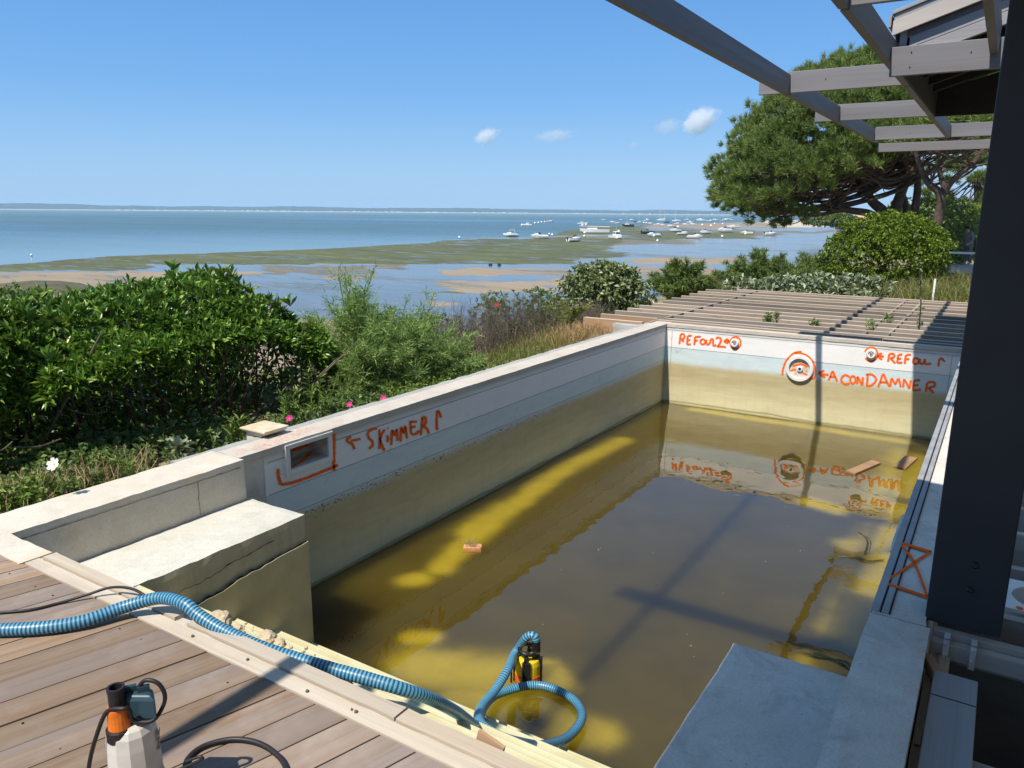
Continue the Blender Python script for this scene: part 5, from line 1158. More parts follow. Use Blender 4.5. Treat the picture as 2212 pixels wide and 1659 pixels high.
blob_shrub('broadleaf_bush', 'large rounded bright green bush in front of the pine trunks', 'bush', (bx_, by_, -1.2),
  [(at27(1915,545),(1.75,1.5,1.15)), (at27(1830,570),(1.0,1.0,1.0)), (at27(1975,575),(0.95,1.0,1.0)), (at27(1930,505),(1.2,1.0,0.65)), (at27(1860,520),(0.8,0.8,0.6)), (at27(1990,520),(0.8,0.8,0.6)), (at27(1800,605),(0.6,0.8,0.6)), (at27(1980,620),(0.8,0.8,0.6)), (at27(1870,620),(0.9,0.9,0.6))], M_BROAD, 5200, 0.10, 0.05, 7, stems=22, shell=0.75)

# --- feathery shrubs: arching stems set with fine twigs
def feather(name, label, base, w, h, nst, mat, L=0.12, W=0.004, dens=70, lean=(0,0), group=None, twig=0.5, wild=0, top_pale=None):
    root = thing(name, base, label, 'shrub', group); b = MB(); Bs = []; Ds = []; Ls = []
    for i in range(nst):
        a = random.uniform(0, 2*pi); r = random.random()**0.6
        e = Vector((cos(a)*w[0]*r+lean[0], sin(a)*w[1]*r+lean[1], h*random.uniform(0.55,1.0)*(1-0.45*r*r)))
        if i < wild: e = Vector((random.uniform(-.3,.3)*w[0]+lean[0], random.uniform(-.3,.3)*w[1], h*random.uniform(0.95,1.12)))
        p0 = Vector(base)+Vector((random.uniform(-.1,.1), random.uniform(-.1,.1), -0.05)); p2 = Vector(base)+e
        p1 = p0+Vector((e.x*0.35, e.y*0.35, e.z*0.62))
        path = resample(smooth_path([p0,p1,p2], 8), 0.05*max(1,h))
        b.tube(path[::2]+[path[-1]], 0.004*max(1,h), 4)
        m = int(dens*(0.45 if i < wild else 1)); k = len(path)
        for j in range(m):
            f = 0.25+0.75*random.random(); p = path[min(k-1, int(f*k))]; t = (path[min(k-1,int(f*k)+1)]-path[max(0,int(f*k)-1)]); t = t.normalized() if t.length else Vector((0,0,1))
            d = (t*0.9+Vector((random.gauss(0,1),random.gauss(0,1),random.gauss(0,0.6)))*0.75).normalized(); l = twig*h*0.35*random.uniform(0.35,1.0)*(1.15-f*0.6)
            q = p+d*l
            nn = 7
            for s in range(nn):
                u = (s+0.5)/nn; Bs.append(p+(q-p)*u); Ds.append(d+Vector((random.gauss(0,1),random.gauss(0,1),random.gauss(0,1)))*0.55); Ls.append(L*random.uniform(.6,1.2))
    stuffmesh('foliage', blade_arrays(np.array(Bs), np.array(Ds), np.array(Ls), W), mat, root); b.obj('stems', mat, root)
    return root
t1 = P(800, 870, Z=-0.5); t2 = P(890, 850, Z=-0.5); t3 = P(745, 890, Z=-0.5)
feather('tamarisk_shrub', 'tall feathery pale green shrub with long loose stems beside the hedge', (t1.x-0.25, t1.y+0.1, -0.75), (0.95,0.8), 1.60, 88, M_TAM, 0.085, 0.0085, 110, (0.0,0.1), twig=0.62, wild=6)
feather('tamarisk_shrub', 'lower feathery green shrub leaning over the left coping', (t2.x-0.1, t2.y, -0.65), (0.95,0.95), 1.22, 84, M_TAM, 0.08, 0.0085, 105, (0.15,0.0), twig=0.62, wild=4)
feather('tamarisk_shrub', 'small dense feathery shrub at the foot of the hedge end', (t3.x, t3.y+0.2, -0.6), (0.5,0.5), 0.62, 36, M_TAM, 0.07, 0.0060, 76)
for (x, y, d, w_, h_, nst, lb) in ((1470,640,19,(1.0,0.8),1.15,22,'feathery green shrub just right of the silverberry bush'), (1640,640,25,(1.9,1.2),1.75,42,'broad feathery shrub left of the large bright bush'), (1745,640,27,(1.5,1.2),1.75,34,'feathery shrub touching the left side of the large bright bush'), (1560,640,23,(1.2,0.9),1.05,24,'low feathery shrub behind the brown seed stalks')):
    p = P(x, y, d=d); feather('tamarisk_shrub', lb, (p.x, p.y, p.z-0.25), w_, h_, nst*2, M_TAM2, 0.15, 0.022, 84, twig=0.5)
# --- dry twiggy growth, grasses, low leaves along the wall
def twiggy(name, label, pts, h, n, mat, W=0.005, cat='dry shrub'):
    c = sum((Vector(p) for p in pts), Vector())/len(pts); root = thing(name, (c.x,c.y,c.z), label, cat); b = MB()
    for i in range(n):
        p = Vector(random.choice(pts))+Vector((random.gauss(0,.18), random.gauss(0,.18), -0.05)); hh = h*random.uniform(0.5,1.05); q = p+Vector((random.gauss(0,.14), random.gauss(0,.14), hh)); m = (p+q)/2+Vector((random.gauss(0,.04),random.gauss(0,.04),0))
        b.tube([p,m,q], [W*.8,W*.6,W*.3], 3, cap=False)
        for j in range(5):
            s = m+(q-m)*random.uniform(-.2,.9); d = Vector((random.gauss(0,.6),random.gauss(0,.6),random.uniform(.4,1)))*hh*0.22; b.tube([s, s+d], [W*.45,W*.2], 3, cap=False)
    o = b.obj('twigs', mat, root); o['kind'] = 'stuff'; return root
dr = [P(x, y, Z=-0.4) for x, y in ((1000,800),(1050,790),(1100,775),(1150,750),(1030,770),(1110,745),(1180,735))]
twiggy('dry_bush', 'grey brown bush of dry bare twigs beside the left coping', [(p.x-0.25,p.y,-0.55) for p in dr], 0.95, 620, M_DRY)
dr2 = [P(x, y, Z=-0.4) for x, y in ((1190,705),(1240,695),(1290,690))]
twiggy('dry_bush', 'strip of dry twigs at the foot of the round silverberry bush', [(p.x,p.y-0.2,-0.5) for p in dr2], 0.52, 380, M_DRY)
p = P(1525, 640, d=21); twiggy('seed_stalks', 'brown seed stalks standing above the left end of the joist frame', [(p.x+0.25*i-0.6,p.y,p.z-0.3) for i in range(5)], 0.95, 55, plain('brown_seed', (0.12,0.075,0.045), 0.9), 0.012, 'weed')
def grass(name, label, pts, n, L, mat, W=0.005, bend=0.35, cat='grass', sp=0.12):
    pts = np.array([tuple(p) for p in pts]); c = pts.mean(0); root = thing(name, tuple(c), label, cat)
    B = pts[RNG.integers(len(pts), size=n)] + RNG.normal(size=(n,3))*[sp,sp,0.0]; D = RNG.normal(size=(n,3))*[0.45,0.45,0.1]+UPZ
    stuffmesh('blades', blade_arrays(B, D, L*RNG.uniform(.5,1.2,n), W, bend), mat, root); return root
ln = lambda a, b_, z, n=6: [tuple(P(a[0]+(b_[0]-a[0])*i/(n-1), a[1]+(b_[1]-a[1])*i/(n-1), Z=z)) for i in range(n)]
sh = lambda pts, dx, z: [(p[0]+dx, p[1], z) for p in pts]
grass('dry_grass', 'dry arching grass by the white rose at the left frame edge', sh(ln((10,1090),(120,1050),-0.2),-0.15,-0.28), 240, 0.34, M_STRAW, 0.005, 0.5)
grass('dry_grass', 'dry grass hanging over the near left wall below the hedge', sh(ln((180,1035),(330,1000),-0.2),-0.12,-0.26), 200, 0.26, M_STRAW, 0.005, 0.6)
grass('dry_grass', 'orange straw grass beside the first warm joist', sh(ln((1235,735),(1320,708),-0.15),-0.25,-0.25), 900, 0.38, leafmat('orange_straw',(0.42,0.25,0.11),(0.48,0.31,0.15),(0.36,0.24,0.12),0.9,0.3), 0.006, 0.35, sp=0.2)
grass('green_grass', 'yellow green grass along the far half of the left coping', sh(ln((1110,780),(1260,722),-0.15),-0.30,-0.25), 1500, 0.28, leafmat('yellow_green_grass',(0.17,0.20,0.045),(0.24,0.23,0.065),(0.34,0.27,0.10),0.8,0.35), 0.006, 0.3, sp=0.24)
rb = [P(x, y, d=d) for x, y, d in ((1970,640,22),(2010,635,23),(2050,640,23),(2080,650,22),(2060,615,27),(2020,610,27))]
grass('green_grass', 'rough green and straw grass in front of the dark post at right', [(p.x,p.y,p.z-0.1) for p in rb], 2600, 0.75, leafmat('rough_grass',(0.13,0.15,0.035),(0.20,0.20,0.05),(0.33,0.26,0.11),0.8,0.35), 0.014, 0.25, sp=0.6)
def lowleaf(name, label, pts, n, L, W, mat, h=0.15, k=6, cat='plant', sp=0.13):
    pts = np.array([tuple(p) for p in pts]); c = pts.mean(0); root = thing(name, tuple(c), label, cat)
    C = pts[RNG.integers(len(pts), size=n)] + RNG.normal(size=(n,3))*[sp,sp,0]; C[:,2] += RNG.uniform(0,h,n)
    stuffmesh('leaves', rosette_arrays(C, RNG.normal(size=(n,3))*0.4+UPZ, k, L, W, (0.5,1.4)), mat, root); return root
lowleaf('rose_bush', 'low leafy rose patch with a white flower left of the near wall', sh(ln((40,1075),(300,1000),-0.2,9),-0.32,-0.42), 420, 0.062, 0.03, M_ROSE, 0.24, 6, 'rose bush', 0.17)
lowleaf('ground_cover', 'dark low leaves on the soil at the foot of the hedge', sh(ln((150,1000),(560,925),-0.25,12),-0.55,-0.52), 620, 0.07, 0.034, M_ROSE, 0.26, 6, 'ground cover', 0.24)
lowleaf('low_plant', 'bright green leaves at the left frame edge above the near wall', sh(ln((20,1095),(110,1060),-0.2,5),-0.14,-0.30), 150, 0.06, 0.026, M_LOW, 0.16, 6, 'plant', 0.10)
lowleaf('ground_cover', 'bright low greenery hugging the middle of the left coping', sh(ln((900,835),(1180,745),-0.1,12),-0.20,-0.34), 800, 0.05, 0.02, M_LOW, 0.16, 6, 'ground cover', 0.13)
lowleaf('rose_bush', 'rose bush with two pink flowers below the feathery shrub', sh(ln((650,905),(850,850),-0.1,8),-0.20,-0.36), 420, 0.05, 0.022, M_ROSE, 0.26, 6, 'rose bush', 0.14)
lowleaf('rose_bush', 'rose bush with a red flower between dry twigs and round bush', [tuple(P(x,y,Z=-0.3)) for x,y in ((1060,720),(1075,700),(1150,715),(1170,690))], 420, 0.075, 0.034, M_ROSE, 0.55, 6, 'rose bush', 0.16)
lowleaf('young_plant', 'pale young plant with broad leaves against the outer kerb', [tuple(P(385,985,Z=-0.15))], 9, 0.11, 0.06, M_SIL, 0.08, 6, 'plant', 0.03)
for i, (x, y, r, lb, m_) in enumerate(((655,868,0.24,'dark leafy bush filling the gap between hedge and feathery shrub', M_ROSE), (690,842,0.26,'leafy bush at the left foot of the tall feathery shrub', M_LOW), (985,745,0.26,'small leafy bush between the feathery shrub and the dry twigs', M_LOW), (1120,735,0.20,'small green bush in the middle of the dry twigs', M_ROSE), (1195,702,0.24,'leafy shoots at the left foot of the round silverberry bush', M_ELE), (1010,800,0.17,'low leafy tuft by the coping below the dry twigs', M_LOW))):
    p = P(x, y, Z=-0.32); blob_shrub('wild_bush', lb, 'bush', (p.x-0.15,p.y,-0.6), [((p.x-0.15,p.y,-0.35+r*0.6),(r,r,r*1.1))], m_, 150, 0.07, 0.026, 6, stems=4)
fp = thing('fern', tuple(P(1225,705,Z=-0.2)), 'yellowish fern frond among the grass by the left coping', 'fern'); Bs=[]; Ds=[]; Ls=[]
for i in range(8):
    a = random.uniform(0,6.28); b0_ = Vector(fp.location); e = Vector((cos(a)*0.45, sin(a)*0.45, 0.42))
    for j in range(26):
        u = j/26; p = b0_+Vector((e.x*u, e.y*u, e.z*(u*1.8-u*u*0.9))); sd = Vector((-sin(a),cos(a),0))
        for s in (-1,1): Bs.append(p); Ds.append(sd*s+Vector((cos(a),sin(a),-0.2))*0.5); Ls.append(0.13*sin(pi*min(1,u*0.85+0.12)))
stuffmesh('fronds', leaf_arrays(np.array(Bs), np.array(Ds), np.array(Ls), 0.02), leafmat('fern_leaf',(0.17,0.18,0.04),(0.24,0.24,0.06),None,0.7,0.35), fp)
def weed(name, label, p, h, n, L, mat=None, cat='weed', sp=0.03, k=8):
    root = thing(name, tuple(p), label, cat); Bs=[]; Ds=[]; b = MB()
    for i in range(n):
        q = Vector(p)+Vector((random.gauss(0,sp),random.gauss(0,sp),0)); e = q+Vector((random.gauss(0,.05)*h*3,random.gauss(0,.05)*h*3,h*random.uniform(.65,1))); b.tube([q,e],[0.004,0.002],4)
        for j in range(k*3):
            u = random.uniform(.15,1); a = random.uniform(0,6.28); Bs.append(q+(e-q)*u); Ds.append(Vector((cos(a),sin(a),random.uniform(.3,1.1))))
    stuffmesh('leaves', leaf_arrays(np.array(Bs), np.array(Ds), L*RNG.uniform(.6,1.1,len(Bs)), L*0.16, droop=0.05), mat or M_LOW, root); b.obj('stem', M_LOW, root); return root
weed('weed', 'spiky green weed by the vent cap behind the left wall', P(512,955,Z=-0.12), 0.20, 5, 0.09)
weed('weed', 'tall feathery weed left of the pink rose behind the coping', P(655,905,Z=-0.1)+Vector((-0.15,0,-0.1)), 0.36, 7, 0.08, sp=0.05)
weed('weed', 'tallest light green weed right of the vent cap', P(700,885,Z=-0.1)+Vector((-0.15,0.05,-0.1)), 0.42, 7, 0.08, sp=0.06)
weed('weed', 'yellow green weed at the hedge foot above the near wall', P(300,1020,Z=-0.1)+Vector((-0.12,0,-0.05)), 0.14, 4, 0.06)
for (x, y, h, lb) in ((1660,703,0.24,'left one of two green weeds standing between the first joists'), (1676,703,0.26,'right one of two green weeds standing between the first joists'), (1757,711,0.15,'short weed sprouting between the joists right of the beam shadow'), (1878,728,0.26,'weed sprouting behind the far coping above the right inlet'), (1912,708,0.24,'pale weed between two joists near the double noggin')):
    weed('weed', lb, P(x, y, Z=-0.10), h, 3, 0.10)
p = P(1985, 712, Z=-0.05); b = MB(); pth = smooth_path([p, p+Vector((-0.03,0.05,0.5)), p+Vector((-0.12,0.1,1.0)), p+Vector((-0.2,0.1,1.45))], 6); b.tube(pth, [0.010]*12+[0.006]*(len(pth)-12), 5)
sp_ = thing('sapling', tuple(p), 'thin dark sapling rising through the joists in front of the post', 'sapling'); b.obj('stem', plain('dark_stem',(0.035,0.03,0.025),0.9), sp_)
Bs = np.array([tuple(pth[int(len(pth)*random.uniform(.1,.98))]) for i in range(46)]); stuffmesh('leaves', leaf_arrays(Bs, rdir(46)+[0,0,.3], 0.07, 0.03), M_ROSE, sp_)
# flowers
def flower(label, p, r, mat, face):
    root = thing('rose_flower', tuple(p), label, 'flower'); f = Vector(face).normalized(); t = f.orthogonal().normalized(); bt = f.cross(t)
    V0 = None
    for k in range(6):
        a = k*2*pi/6+0.2; d = t*cos(a)+bt*sin(a); sd = t*(-sin(a))+bt*cos(a); c = Vector(p)
        V = [c, c+d*r*.5+sd*r*.38+f*r*.25, c+d*r+sd*r*.3+f*r*.45, c+d*r*1.08+f*r*.5, c+d*r-sd*r*.3+f*r*.45, c+d*r*.5-sd*r*.38+f*r*.25]
        mk('petal', V, [(0,1,2),(0,2,3),(0,3,4),(0,4,5)], mat, root)
    b = MB(); b.lathe(p, [(r*.2,0),(r*.15,r*.2)], 6); b.obj('centre', plain('stamen',(0.6,0.45,0.05),.8), root)
M_PINK = leafmat('pink_petal', (0.62,0.02,0.19), (0.70,0.04,0.26), None, 0.6, 0.25); M_WHT = leafmat('white_petal', (0.80,0.78,0.72), (0.84,0.82,0.78), None, 0.6, 0.25)
tc = (0.3,-0.8,0.55)
flower('white rose flower in the low patch left of the near wall', P(118,1004,d=5.0), 0.038, M_WHT, tc)
flower('pink rose flower nearest the coping under the feathery shrub', P(829,860,d=7.3), 0.028, M_PINK, tc); flower('pink rose flower left of the other along the coping', P(756,874,d=6.8), 0.026, M_PINK, tc)
flower('pink rose flower beside the vent cap', P(626,904,d=6.2), 0.026, M_PINK, tc); flower('red rose flower above the dry twigs', P(1074,659,d=11.2), 0.036, leafmat('red_petal',(0.45,0.02,0.05),(0.5,0.04,0.07),None,.6,.2), tc)
# far left margin: another shrub, dead branches, pale grass
lq = [P(x, y, d=d) for x, y, d in ((-40,700,8.2),(10,720,8.0),(40,745,7.8),(-60,760,7.6),(20,690,9.5))]
blob_shrub('rose_shrub', 'darker small leaved shrub at the left frame edge behind the hedge', 'shrub', (lq[0].x, lq[0].y, -0.9), [((p.x,p.y,p.z),(0.38,0.38,0.36)) for p in lq], M_ROSE, 620, 0.06, 0.032, 6, stems=6)
p = P(5, 650, d=12); grass('pale_grass', 'pale dry grass plumes at the left frame edge', [(p.x+0.2*i,p.y,p.z-0.6) for i in range(-3,2)], 700, 1.1, M_STRAW, 0.008, 0.25, sp=0.3)
p = P(20, 655, d=13); lowleaf('beach_scrub', 'light green scrub at the top of the beach by the left frame edge', [(p.x+0.35*i,p.y+0.1*i,p.z-0.35) for i in range(-3,3)], 420, 0.11, 0.04, M_LOW, 0.5, 6, 'scrub', 0.3)
p = P(62, 648, d=22); b = MB()
for i in range(150):
    c = Vector((p.x+random.gauss(0,.5), p.y+random.gauss(0,.35), p.z-0.35+random.uniform(0,.30))); a = random.uniform(0,6.28); d = Vector((cos(a),sin(a),random.uniform(-.2,.5)))*random.uniform(.3,.9); b.tube([c, c+d*.5+Vector((0,0,.06)), c+d],[.022,.016,.006],4)
tag(b.obj('dead_branches', plain('bleached_wood',(0.50,0.38,0.31),.9,(0.40,0.29,0.24),2), loc=(p.x,p.y,p.z-0.3)), 'heap of bleached dead branches on the beach beyond the hedge', 'dead branches')
tag(rock('beach_bank', (P(60,625,d=34).x, P(60,625,d=34).y, P(60,640,d=34).z), 3.4, 4, plain('dark_bank',(0.07,0.065,0.03),.95,(0.11,0.10,0.05),2), 'x', sq=0.12), 'dark low bank on the beach at far left', 'bank')

# --- pines
def pine(name, label, base, trunks, C0, R, H, nclump, ntuft, nbl, L, W, th0=-0.15, mat=None, extra=(), seed=1, rim=None, flat=1.0, nbr=70, xs=1.0):
    rg = np.random.default_rng(seed); root = thing(name, base, label, 'tree')
    ph = rg.uniform(0, 2*pi, nclump); st = rg.uniform(sin(th0), 1, nclump); ct = np.sqrt(np.maximum(0, 1-st*st)); 
    if rim is not None:
        lat = np.cos(ph)*RGT.x + np.sin(ph)*RGT.y; smin = np.interp(lat, rim[0], rim[1]); st = smin + (1-smin)*rg.uniform(0,1,nclump); ct = np.sqrt(np.maximum(0,1-st*st))
    rr = np.where(rg.uniform(size=nclump) < 0.75, rg.uniform(0.88,1.03,nclump), rg.uniform(0.6,0.9,nclump))
    lump = np.array([mnoise.noise(Vector((cos(a)*1.7*c, sin(a)*1.7*c, s*1.7+seed))) for a, c, s in zip(ph, ct, st)])
    rr = rr*(1+0.08*lump); CC = np.stack([R*ct*np.cos(ph)*rr, R*ct*np.sin(ph)*rr, H*st*rr], 1) + np.array(C0)
    if len(extra): CC = np.concatenate([CC, np.array(extra)])
    n = len(CC); out = nrm((CC-np.array(C0))*[1,1,1.2])
    T = rg.normal(size=(n,ntuft,3)); T /= np.linalg.norm(T, axis=2, keepdims=True); T[...,2] = np.abs(T[...,2])*0.9-0.12; cr = R*0.088*rg.uniform(0.7,1.4,(n,1,1))
    TP = (CC[:,None]+T*cr*[1.15,1.15,0.8]).reshape(-1,3); TA = nrm(T*0.7+out[:,None]*0.5+UPZ*0.55).reshape(-1,3)
    m = len(TP); D = np.repeat(TA, nbl, 0)+rg.normal(size=(m*nbl,3))*0.55; B = np.repeat(TP, nbl, 0)+rg.normal(size=(m*nbl,3))*L*0.15
    V, F = blade_arrays(B, D, L*rg.uniform(.6,1.15,m*nbl), W); stuffmesh('crown', (V,F), mat or M_PINE, root)
    b = MB(); tips = []
    for pts, r0, r1 in trunks:
        q = smooth_path(pts, 6); k = len(q); b.tube(q, [r0+(r1-r0)*i/(k-1) for i in range(k)], 9); tips.append(q)
    b.obj('trunk', M_PBARK, root, smooth=True)
    b = MB()
    order = np.argsort(CC[:,2]+rg.normal(size=n)*R*0.15)[:nbr]
    for i in order:
        t = Vector(CC[i]); q = tips[int(rg.integers(len(tips)))]; s = q[int(len(q)*rg.uniform(.55,.98))]
        m1 = s+(t-s)*0.4+Vector((0,0,-0.06*(t-s).length+rg.normal()*0.15)); m2 = s+(t-s)*0.75+Vector((rg.normal()*.2,rg.normal()*.2,-0.03*(t-s).length))
        w0 = 0.035+0.006*(t-s).length; pth = smooth_path([s,m1,m2,t], 4); b.tube(pth, [w0*(1-0.8*j/(len(pth)-1)) for j in range(len(pth))], 5)
        for j in range(5):
            u = m1+(t-m1)*rg.uniform(0.1,1); d = Vector((rg.normal(),rg.normal(),rg.normal()*.4))*R*0.07; b.tube([u,u+d],[w0*.35,w0*.15],4)
    b.obj('branches', M_PBARK, root); return root
d0 = 40.0
A_ = lambda x, y, d=d0: P(x, y, d=d)
c0_ = A_(1885, 400); topz = A_(1880, 112).z; R_ = (A_(1540,400)-c0_).length
zb = A_(1900, 560).z
rv = Vector((RGT.x,RGT.y,0)).normalized(); dv = Vector((FWD.x,FWD.y,0)).normalized()
ex_ = []
for x, y, d in ((1572,440,40),(1590,455,39),(1560,415,40),(1620,470,38.5),(1660,480,38),(1690,488,38),(1600,440,38),(1640,455,37),(1700,470,37),(1562,380,41),(1740,462,36.5),(1575,400,38),(1670,450,36)): ex_.append(tuple(A_(x,y,d)))
pine('pine_tree', 'great umbrella pine whose dense dome overhangs the shore', (A_(1935,560).x, A_(1935,560).y, zb),
  [([A_(1925,560),A_(1915,470),A_(1880,430,39.5),A_(1862,380,39),A_(1840,300,39)],0.30,0.10), ([A_(1935,560),A_(1930,480),A_(1945,420),A_(1975,350,40.5),A_(1990,280,41)],0.33,0.12), ([A_(1975,560,41),A_(1975,470,41),A_(1982,400,41),A_(1975,330,41),A_(1950,260,41)],0.24,0.08), ([A_(1920,560),A_(1895,475,39),A_(1840,455,38),A_(1760,452,37.5),A_(1660,462,37.5)],0.24,0.05), ([A_(1960,560,40.5),A_(1957,450,40.5),A_(1925,360,41),A_(1900,280,42)],0.2,0.07)],
  tuple(c0_), R_*0.925, (topz-c0_.z)*0.95, 600, 16, 42, 0.31, 0.030, -0.12, extra=ex_, seed=3, nbr=150, rim=([-1,-0.75,-0.5,-0.2,0.1,1],[-0.22,-0.12,0.06,0.26,0.36,0.40]))
c1_ = A_(2075, 330, 33.0)
pine('pine_tree', 'smaller forked pine beside the dark post', (A_(2022,560,33).x, A_(2022,560,33).y, A_(2022,560,33).z),
  [([A_(2020,560,33),A_(2022,495,33),A_(2033,425,33),A_(2005,395,33),A_(1985,352,33),A_(1975,310,33)],0.20,0.07), ([A_(2033,425,33),A_(2062,385,33),A_(2105,350,33),A_(2135,300,33)],0.13,0.06), ([A_(2040,410,33),A_(2030,360,33),A_(2052,320,33),A_(2060,290,33)],0.10,0.05)],
  tuple(A_(2085,312,33)), 2.6, 1.5, 60, 10, 30, 0.36, 0.030, -0.1, seed=8, nbr=30)
pine('pine_tree', 'distant pine with green crown low behind the forked trunk', (A_(2110,470,62).x, A_(2110,470,62).y, A_(2110,520,62).z), [([A_(2112,520,62),A_(2110,420,62),A_(2108,370,62)],0.25,0.1)], tuple(A_(2112,405,62)), 3.6, 2.8, 80, 10, 26, 0.5, 0.05, -0.6, seed=12, nbr=20)
M_BG = leafmat('pale_green_thicket', (0.20,0.27,0.085), (0.26,0.33,0.11), (0.33,0.38,0.15), 0.7, 0.3, 0.2, 0.3)
# green mass at right behind the bush: separate shrubs
for i, (x, y, d, r, lb) in enumerate(((2020,480,44,(1.7,1.5,1.2),'light green shrub left of the person behind the pine trunk'), (2080,492,52,(1.7,1.5,1.4),'taller light green shrub above the person'), (2122,500,48,(1.2,1.2,1.5),'dark green shrub just right of the person'), (2030,545,43,(1.1,1.2,1.0),'low green shrub below the forked pine'), (1990,482,60,(2.6,2,1.2),'far pale green thicket between the pine trunks'), (2050,470,75,(3.6,2,1.2),'far green thicket on the skyline between the trunks'))):
    p = P(x, y, d=d); blob_shrub('shore_shrub', lb, 'shrub', (p.x,p.y,p.z-r[2]), [((p.x,p.y,p.z),r), ((p.x-r[0]*.6,p.y,p.z-r[2]*.35),(r[0]*.6,r[1]*.6,r[2]*.7)), ((p.x+r[0]*.5,p.y,p.z-r[2]*.3),(r[0]*.6,r[1]*.6,r[2]*.7))], [M_BG, M_BROAD][i in (2,)], 900, 0.30 if d > 50 else 0.2, 0.11 if d > 50 else 0.07, 6, stems=4, shell=0.7)
b = MB(); p = P(2017, 630, Z=-0.15); b.box(p.x-.02,p.x+.02,p.y-.02,p.y+.02,-0.7, P(2015,602,Y=p.y).z); tag(b.obj('white_stake', plain('white_stake',(0.75,0.74,0.7),.6), loc=(p.x,p.y,-0.7)), 'thin white stake in the grass beyond the joist frame', 'stake')
# ------------------------------------------------------------------ boats on the flat and in the channel
M_HULL = plain('white_hull', (0.78,0.78,0.76), 0.35, (0.70,0.70,0.69), 2); M_BOT = plain('antifouling', (0.45,0.46,0.48), 0.7); M_GLASSD = plain('dark_glass', (0.03,0.04,0.05), 0.15); M_MOTOR = plain('dark_motor', (0.04,0.04,0.045), 0.4); M_MAST = plain('alloy_mast', (0.62,0.62,0.62), 0.4); M_SAILC = plain('sail_cover', (0.62,0.52,0.36), 0.8); M_NAVY = plain('navy_hull', (0.03,0.04,0.07), 0.35); M_CREAMH = plain('cream_hull', (0.62,0.55,0.36), 0.4)
def hull(b, L, B, H, keel=0.0, bowrise=0.25, m=0, mbot=1):
    secs = []; n = 9
    for i in range(n):
        u = i/(n-1); x = -L/2+L*u; wd = B/2*(1-max(0,(u-0.45)/0.55)**2.2)*(0.86+0.14*min(1,u/0.3)); wd = max(wd, 0.02); sh = H*(1+bowrise*u*u); dz = H*0.55*max(0,(u-0.7)/0.3)**2
        secs.append([(x,0,dz),(x,wd*0.72,H*0.16+dz),(x,wd*0.93,H*0.42+dz*.6),(x+L*0.02*u,wd,sh),(x+L*0.02*u,-wd,sh),(x,-wd*0.93,H*0.42+dz*.6),(x,-wd*0.72,H*0.16+dz)])
    V = [v for s in secs for v in s]; k = 7; F = []; M = []
    for i in range(n-1):
        for j in range(k): F.append((i*k+j,i*k+(j+1)%k,(i+1)*k+(j+1)%k,(i+1)*k+j)); M.append(mbot if j in (0,6,1,5) and j in (0,6) else m)
    F += [tuple(range(k))[::-1], tuple((n-1)*k+j for j in range(k))]; M += [m,m]
    o = len(b.V); b.V += V; b.F += [tuple(q+o for q in f) for f in F]; b.M += M
def proto_motor(name='motorboat', hm=None, cabin=True, canopy=False):
    r = thing(name, (0,0,0), 'x', 'boat'); b = MB(); hull(b, 5.6, 2.2, 1.0); b.obj('hull', [hm or M_HULL, M_BOT], r)
    if cabin:
        b = MB(); b.prism([(-0.2,1.0),(2.0,1.12),(1.5,1.45),(0.5,1.55),(-0.1,1.55)], -0.75, 0.75, 'y'); b.obj('cabin', M_HULL, r)
    b = MB(); b.prism([(-0.15,1.56),(0.45,1.56),(0.10,2.0),(-0.15,2.0)], -0.68, 0.68, 'y'); b.obj('windscreen', M_GLASSD, r)
    if canopy: b = MB(); b.box(-1.6,0.3,-0.8,0.8,2.35,2.45); [b.tube([(x,y,1.0),(x,y,2.36)],0.04,5) for x in (-1.5,0.1) for y in (-.75,.75)]; b.obj('canopy', M_HULL, r)
    b = MB(); b.box(-3.15,-2.8,-0.2,0.2,0.75,1.45); b.box(-3.0,-2.9,-0.08,0.08,0.05,0.75); b.obj('outboard', M_MOTOR, r)
    return r
def proto_cruiser():
    r = thing('cabin_boat', (0,0,0), 'x', 'boat'); b = MB(); hull(b, 6.4, 2.4, 1.1); b.obj('hull', [M_HULL, M_BOT], r)
    b = MB(); b.prism([(-0.9,1.1),(1.0,1.15),(0.75,2.2),(-0.7,2.3)], -0.8, 0.8, 'y'); b.obj('wheelhouse', M_HULL, r)
    b = MB(); b.box(-0.6,0.62,-0.812,0.812,1.65,2.05); b.prism([(0.92,1.6),(0.96,1.6),(0.85,2.08),(0.80,2.08)],-.7,.7,'y'); b.obj('window', M_GLASSD, r)
    b = MB(); b.tube([(-0.2,0,2.25),(-0.25,0,3.6)],0.03,5); b.obj('aerial', M_MAST, r); return r
def proto_sail(mast=True, hm=None, bare=False):
    r = thing('sailboat', (0,0,0), 'x', 'boat'); b = MB(); hull(b, 7.0, 2.3, 1.15, bowrise=0.2); b.obj('hull', [hm or M_HULL, M_BOT], r)
    b = MB(); b.prism([(-0.6,1.15),(2.0,1.25),(1.6,1.5),(-0.5,1.55)], -0.65, 0.65, 'y'); b.obj('coachroof', M_HULL, r)
    b = MB(); b.box(-0.9,0.9,-0.05,0.05,-0.55,0.2); b.obj('keel', M_BOT, r)
    if mast:
        b = MB(); b.tube([(0.9,0,1.3),(0.9,0,9.2)],[0.13,0.09],6); b.obj('mast', M_MAST, r)
        b = MB(); b.tube([(3.4,0,1.3),(0.9,0,8.9)],0.012,4); b.tube([(-3.3,0,1.2),(0.9,0,9.1)],0.012,4); b.obj('stay', M_MAST, r)
    b = MB(); b.tube([(-3.1,0,2.0),(0.85,0,2.1)],[0.09,0.14],6) if not bare else b.tube([(-3.6,0,1.75),(3.8,0,1.95)],[0.10,0.07],6); b.obj('boom', M_SAILC, r); return r
